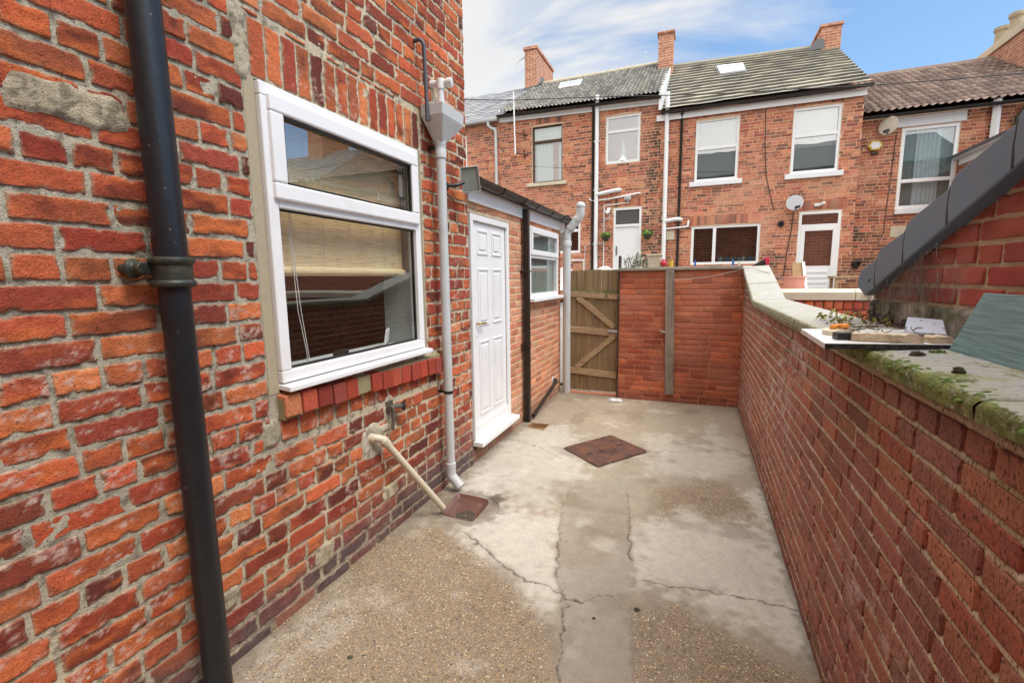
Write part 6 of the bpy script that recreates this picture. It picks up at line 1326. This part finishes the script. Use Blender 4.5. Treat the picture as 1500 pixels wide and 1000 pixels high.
pipe('dish_lead', 'black lead hanging from the round pale satellite dish', 'cable', [(2.15, FY-.03, 3.2), (2.12, FY-.015, 2.7), (2.06, FY-.015, 2.2), (2.02, FY-.015, 1.6)], .010, 'cable', n=5)
pipe('dish_lead', 'dark lead running down beside the cream lintel window', 'cable', [(4.16, F4-.012, 4.9), (4.12, F4-.012, 3.8), (4.08, F4-.012, 2.6)], .008, 'cable', n=5)
# ornament and bottles behind panes
t = T('cone_ornament', 'white pierced cone ornament standing inside the upper white window', 'ornament', (-2.13, FY+.12, 4.85)); b = MB(); b.lathe([(.14, 0), (.13, .05), (.10, .10), (.075, .22), (.045, .38), (.0, .58)], (-2.06, FY+.13, 4.85), n=14); b.build('cone', M['upvc_far'], t, smooth=50)
for k in range(6):
    x = .55+k*.135+.03*(k % 2); t = T('bottle', 'small bottle standing on the kitchen sill inside the wide white window', 'bottle', (x, FY+.11, 2.02), 'bottles on the kitchen sill'); h = .13+.05*((k*7) % 3)/2
    b = MB(); b.lathe([(.035, 0), (.038, .02), (.038, h*.6), (.014, h*.8), (.014, h), (0, h)], (x, FY+.11, 2.02), n=10); b.build('body', M[['upvc_far', 'blue', 'glass', 'obscure'][k % 4]], t, smooth=40)
# ---- clutter near the far doors
gy = .9
t = T('leaning_panel', 'white edged plywood panel leaning beside the half glazed door', 'panel', (2.2, 12.5, .9)); b = MB(); b.hexa([(2.08, 12.3, .95), (2.34, 12.3, .95), (2.34, 12.34, .95), (2.08, 12.34, .95)], [(2.05, 12.6, 1.93), (2.24, 12.6, 1.93), (2.24, 12.64, 1.93), (2.05, 12.64, 1.93)]); b.build('panel', M['ply'], t)
b = MB(); b.hexa([(2.342, 12.28, .95), (2.40, 12.28, .95), (2.40, 12.34, .95), (2.342, 12.34, .95)], [(2.242, 12.58, 1.95), (2.30, 12.58, 1.95), (2.30, 12.64, 1.95), (2.242, 12.64, 1.95)]); b.build('edge_strip', M['upvc_far'], t)
t = T('plastic_tub', 'faded salmon plastic tub standing by the leaning plywood panel', 'tub', (2.05, 12.1, .9)); b = MB(); b.lathe([(.0, 0), (.17, .0), (.21, .68), (.225, .68), (.225, .72), (.20, .72), (.16, .06)], (2.03, 12.1, .9), n=20); b.build('tub', paint('faded_salmon', lin(220, 150, 130), .6, var=.15, vs=8), t, smooth=40)
t = T('garden_table', 'old timber table against the wall right of the half glazed door', 'table', (3.2, 12.7, .9)); b = MB(); b.box(2.85, 12.4, 1.56, 3.9, 12.95, 1.61); b.build('tabletop', M['gate_rail'], t, bevel=.005)
for x in (2.92, 3.83):
    for y in (12.46, 12.89):
        b = MB(); b.box(x-.03, y-.03, .9, x+.03, y+.03, 1.558); b.build('leg', M['gate_rail'], t)
b = MB(); b.obox((3.55, 12.6, 1.68), (.12, 0, .03), (0, .1, 0), (-.01, 0, .05)); tag(b.build('white_box', M['upvc_far'], bevel=.01), 'small white box lying on the old timber table', 'box')
for (x, lab) in ((-2.32, 'rounded white chair back showing above the timber gate near the white door'), (-3.42, 'rounded white chair back just right of the grey soil pipe')):
    t = T('garden_chair', lab, 'chair', (x, 12.5, .9), 'white plastic chairs behind the gate')
    b = MB(); n = 12; pts = [(x-.27, 1.35)]+[(x-.27+.54*i/n, 1.75+.20*math.sin(math.pi*min(1, max(0, i/n)))**.6) for i in range(n+1)]+[(x+.27, 1.35)]
    b.extr([(p[0], 12.5, p[1]) for p in pts], (0, .03, 0)); b.build('backrest', M['upvc'], t, bevel=.008); b = MB(); b.box(x-.25, 12.02, 1.31, x+.25, 12.5, 1.345); b.build('seat', M['upvc'], t, bevel=.01)
    for dx in (-.23, .23):
        for y in (12.05, 12.48):
            b = MB(); b.box(x+dx-.025, y-.025, .9, x+dx+.025, y+.025, 1.31); b.build('leg', M['upvc'], t)
# ---- things on and just behind the end wall
ZW = 1.7685
t = T('plant_pot', 'square cream plant pot standing on the end wall coping', 'plant pot', (-.54, 6.42, ZW)); b = MB(); b.hexa([(-.60, 6.36, ZW), (-.47, 6.36, ZW), (-.47, 6.48, ZW), (-.60, 6.48, ZW)], [(-.625, 6.34, ZW+.15), (-.445, 6.34, ZW+.15), (-.445, 6.50, ZW+.15), (-.625, 6.50, ZW+.15)]); b.box(-.635, 6.33, ZW+.15, -.435, 6.51, ZW+.172); b.build('pot', M['pot_cream'], t, bevel=.004)
b = MB(); b.box(-.60, 6.36, ZW+.1725, -.47, 6.48, ZW+.18); b.build('soil', M['moss_dark'], t)
t = T('red_ball', 'round red ornament next to the cream pot on the end wall', 'ornament', (-.42, 6.37, ZW)); b = MB(); b.lathe([(.0, 0), (.028, .008), (.042, .035), (.040, .065), (.022, .09), (.018, .105), (0, .11)], (-.418, 6.36, ZW), n=14); b.build('ball', M['red'], t, smooth=60)
t = T('yellow_cup', 'small yellow cup on the end wall above the timber batten', 'cup', (-.33, 6.36, ZW)); b = MB(); b.lathe([(.026, 0), (.032, .085), (.027, .085), (.022, .01), (0, .01)], (-.325, 6.36, ZW), n=14); b.build('cup', M['yellow'], t, smooth=40)
for (x, m_, lab, h) in ((-.035, 'blue', 'left blue clothes peg on the end wall coping', .085), (.40, 'blue', 'right blue clothes peg on the end wall coping', .085), (.47, 'pot_cream', 'wooden clothes peg at the right end of the end wall coping', .06)):
    t = T('clothes_peg', lab, 'clothes peg', (x, 6.36, ZW), 'clothes pegs on the end wall'); b = MB(); b.hexa([(x-.012, 6.35, ZW), (x+.012, 6.35, ZW), (x+.012, 6.362, ZW), (x-.012, 6.362, ZW)], [(x-.008, 6.352, ZW+h), (x+.010, 6.352, ZW+h), (x+.010, 6.358, ZW+h), (x-.008, 6.358, ZW+h)]); b.build('jaw', M[m_], t)
    b = MB(); b.hexa([(x-.012, 6.366, ZW), (x+.012, 6.366, ZW), (x+.012, 6.378, ZW), (x-.012, 6.378, ZW)], [(x-.008, 6.368, ZW+h), (x+.010, 6.368, ZW+h), (x+.010, 6.374, ZW+h), (x-.008, 6.374, ZW+h)]); b.build('jaw', M[m_], t)
t = T('red_bag', 'red and black rag lying on top where the end wall meets the boundary wall', 'rag', (.72, 6.42, 1.78)); b = MB(); b.hexa([(.60, 6.38, 1.76), (.76, 6.38, 1.76), (.76, 6.44, 1.76), (.60, 6.44, 1.76)], [(.735, 6.39, 1.84), (.765, 6.39, 1.85), (.765, 6.42, 1.85), (.735, 6.42, 1.84)]); b.build('black_part', M['black_plastic'], t, bevel=.006); b = MB(); b.hexa([(.77, 6.38, 1.765), (.80, 6.38, 1.765), (.80, 6.42, 1.765), (.77, 6.42, 1.765)], [(.735, 6.385, 1.865), (.80, 6.385, 1.865), (.80, 6.415, 1.865), (.735, 6.415, 1.865)]); b.build('red_part', M['red'], t, bevel=.006)
t = T('silver_shrub', 'pale silvery green shrub behind the end wall below the cream pot', 'shrub', (-.78, 6.75, .0))
R = random.Random(15); b = MB(); lv = MB()
for k in range(46):
    a = R.uniform(0, 6.28); p0_ = Vector((-.80+R.uniform(-.05, .05), 6.75+R.uniform(-.05, .05), 1.2)); tip = Vector((-.80+math.cos(a)*R.uniform(.03, .21), 6.75+math.sin(a)*R.uniform(.03, .18), R.uniform(1.74, 2.0))); mid = (p0_+tip)/2+Vector((0, 0, .08)); b.tube([p0_, mid, tip], .003, 4)
    for q_ in range(16):
        c = mid+(tip-mid)*R.uniform(-.2, 1.05)+Vector((R.gauss(0, .012), R.gauss(0, .012), R.gauss(0, .012))); d_ = Vector((R.uniform(-1, 1), R.uniform(-1, 1), R.uniform(-.3, 1))).normalized()*R.uniform(.016, .038); e = d_.cross(Vector((R.uniform(-1, 1), R.uniform(-1, 1), .3))).normalized()*d_.length*.35; lv.add([c-d_, c+e, c+d_, c-e], [(0, 1, 2, 3)])
b.tube([(-.80, 6.75, 0), (-.80, 6.75, 1.25)], .012, 6); b.build('stem', M['twig'], t); lv.build('leaves', M['leaf_silver'], t)

# ================================================================== CAMERA, LIGHT, SKY
cam = bpy.data.cameras.new('camera'); co_ = bpy.data.objects.new('camera', cam); COL.objects.link(co_)
CR_ = [[0.92846354, 0.37119927, -0.01290569], [0.03846143, -0.13064543, -0.99068284], [-0.36942682, 0.91931652, -0.13557638]]
r0, r1, r2 = (Vector(r) for r in CR_)
co_.matrix_world = Matrix(((r0.x, -r1.x, -r2.x, 0), (r0.y, -r1.y, -r2.y, 0), (r0.z, -r1.z, -r2.z, 1.65), (0, 0, 0, 1)))
cam.sensor_width = 36; cam.lens = 673.25/1500*36; cam.clip_start = .02; cam.clip_end = 2000; S.camera = co_
SUN_EL, SUN_AZ = math.radians(56), math.radians(100)      # azimuth clockwise from +Y: light from behind-right
sd_ = Vector((math.sin(SUN_AZ)*math.cos(SUN_EL), math.cos(SUN_AZ)*math.cos(SUN_EL), math.sin(SUN_EL)))
sl = bpy.data.lights.new('sun', 'SUN'); so = bpy.data.objects.new('sun', sl); COL.objects.link(so)
sl.energy = 2.5; sl.angle = math.radians(24); sl.color = (1, .95, .87); so.rotation_euler = (-sd_).to_track_quat('-Z', 'Y').to_euler()
w = bpy.data.worlds.new('World'); S.world = w; w.use_nodes = True; t = NT(w); bg = t.n['Background']
sky = t.new('ShaderNodeTexSky', sky_type='NISHITA'); sky.sun_disc = False; sky.sun_elevation = SUN_EL; sky.sun_rotation = SUN_AZ; sky.air_density = 1.0; sky.dust_density = .6; sky.ozone_density = 1.6
co = t.new('ShaderNodeTexCoord').outputs['Generated']
sp = t.new('ShaderNodeSeparateXYZ'); t.l.new(co, sp.inputs[0])
# flatten the direction onto a cloud layer so that the clouds stretch towards the horizon
zz = t.math('MAXIMUM', t.math('ADD', sp.outputs[2], .22), .05)
cv = t.new('ShaderNodeCombineXYZ'); t.l.new(t.math('DIVIDE', sp.outputs[0], zz), cv.inputs[0]); t.l.new(t.math('DIVIDE', sp.outputs[1], zz), cv.inputs[1])
mp = t.new('ShaderNodeMapping'); t.l.new(cv.outputs[0], mp.inputs[0]); mp.inputs['Rotation'].default_value = (0, 0, math.radians(-35)); mp.inputs['Scale'].default_value = (.55, 1.3, 1); mp.inputs['Location'].default_value = (1.7, 2.2, 0)
n1 = t.noise(mp.outputs[0], 2.3, 8, .56, .6)
left = t.math('ADD', t.math('MULTIPLY', sp.outputs[0], -.50), .0)       # thicker haze towards -X, clearer to +X
back = t.math('MULTIPLY', sp.outputs[1], -.55)                            # unseen cloud added behind to light the yard
cl = t.math('ADD', n1, t.math('ADD', left, t.math('ADD', t.math('MAXIMUM', back, -.06), t.math('MULTIPLY', t.math('MAXIMUM', t.math('SUBTRACT', sp.outputs[2], .55), 0.), 1.6))))  # overhead cover, also out of view, thickened for more light
msk = t.ramp(cl, (.33, .14), (.47, .42), (.61, .90), (.82, 1.))
blue = t.new('ShaderNodeVectorMath', operation='SCALE'); t.l.new(sky.outputs[0], blue.inputs[0]); blue.inputs['Scale'].default_value = .17
tint = t.mix(1., blue.outputs[0], (.74, 1.10, 1.28), 'MULTIPLY')
n2 = t.noise(mp.outputs[0], 3.1, 5, .6)
hi = t.math('MULTIPLY', t.math('MAXIMUM', t.math('SUBTRACT', sp.outputs[2], .50), 0.), 2.2)
rt = t.math('MULTIPLY', t.math('MAXIMUM', t.math('SUBTRACT', t.math('SUBTRACT', sp.outputs[0], sp.outputs[1]), .35), 0.), .75)
bright = t.math('ADD', t.math('ADD', .86, t.math('MULTIPLY', n2, .14)), t.math('MULTIPLY', t.math('ADD', hi, rt), 2.5))  # brightness added overhead and behind-right, out of view, to light the yard
cw = t.new('ShaderNodeVectorMath', operation='SCALE'); cw.inputs[0].default_value = (1.0, .99, .965); t.l.new(bright, cw.inputs['Scale'])
fin = t.mix(msk, tint, cw.outputs[0])
t.l.new(fin, bg.inputs['Color']); bg.inputs['Strength'].default_value = 1.0
S.view_settings.view_transform = 'Standard'; S.view_settings.look = 'None'; S.view_settings.exposure = 0; S.view_settings.gamma = 1
S.render.engine = 'CYCLES'; S.cycles.max_bounces = 8; S.cycles.diffuse_bounces = 4; S.cycles.glossy_bounces = 4; S.cycles.transparent_max_bounces = 12
S.cycles.use_denoising = True
try: S.cycles.denoiser = 'OPENIMAGEDENOISE'
except Exception: pass
S.cycles.caustics_reflective = False; S.cycles.caustics_refractive = False
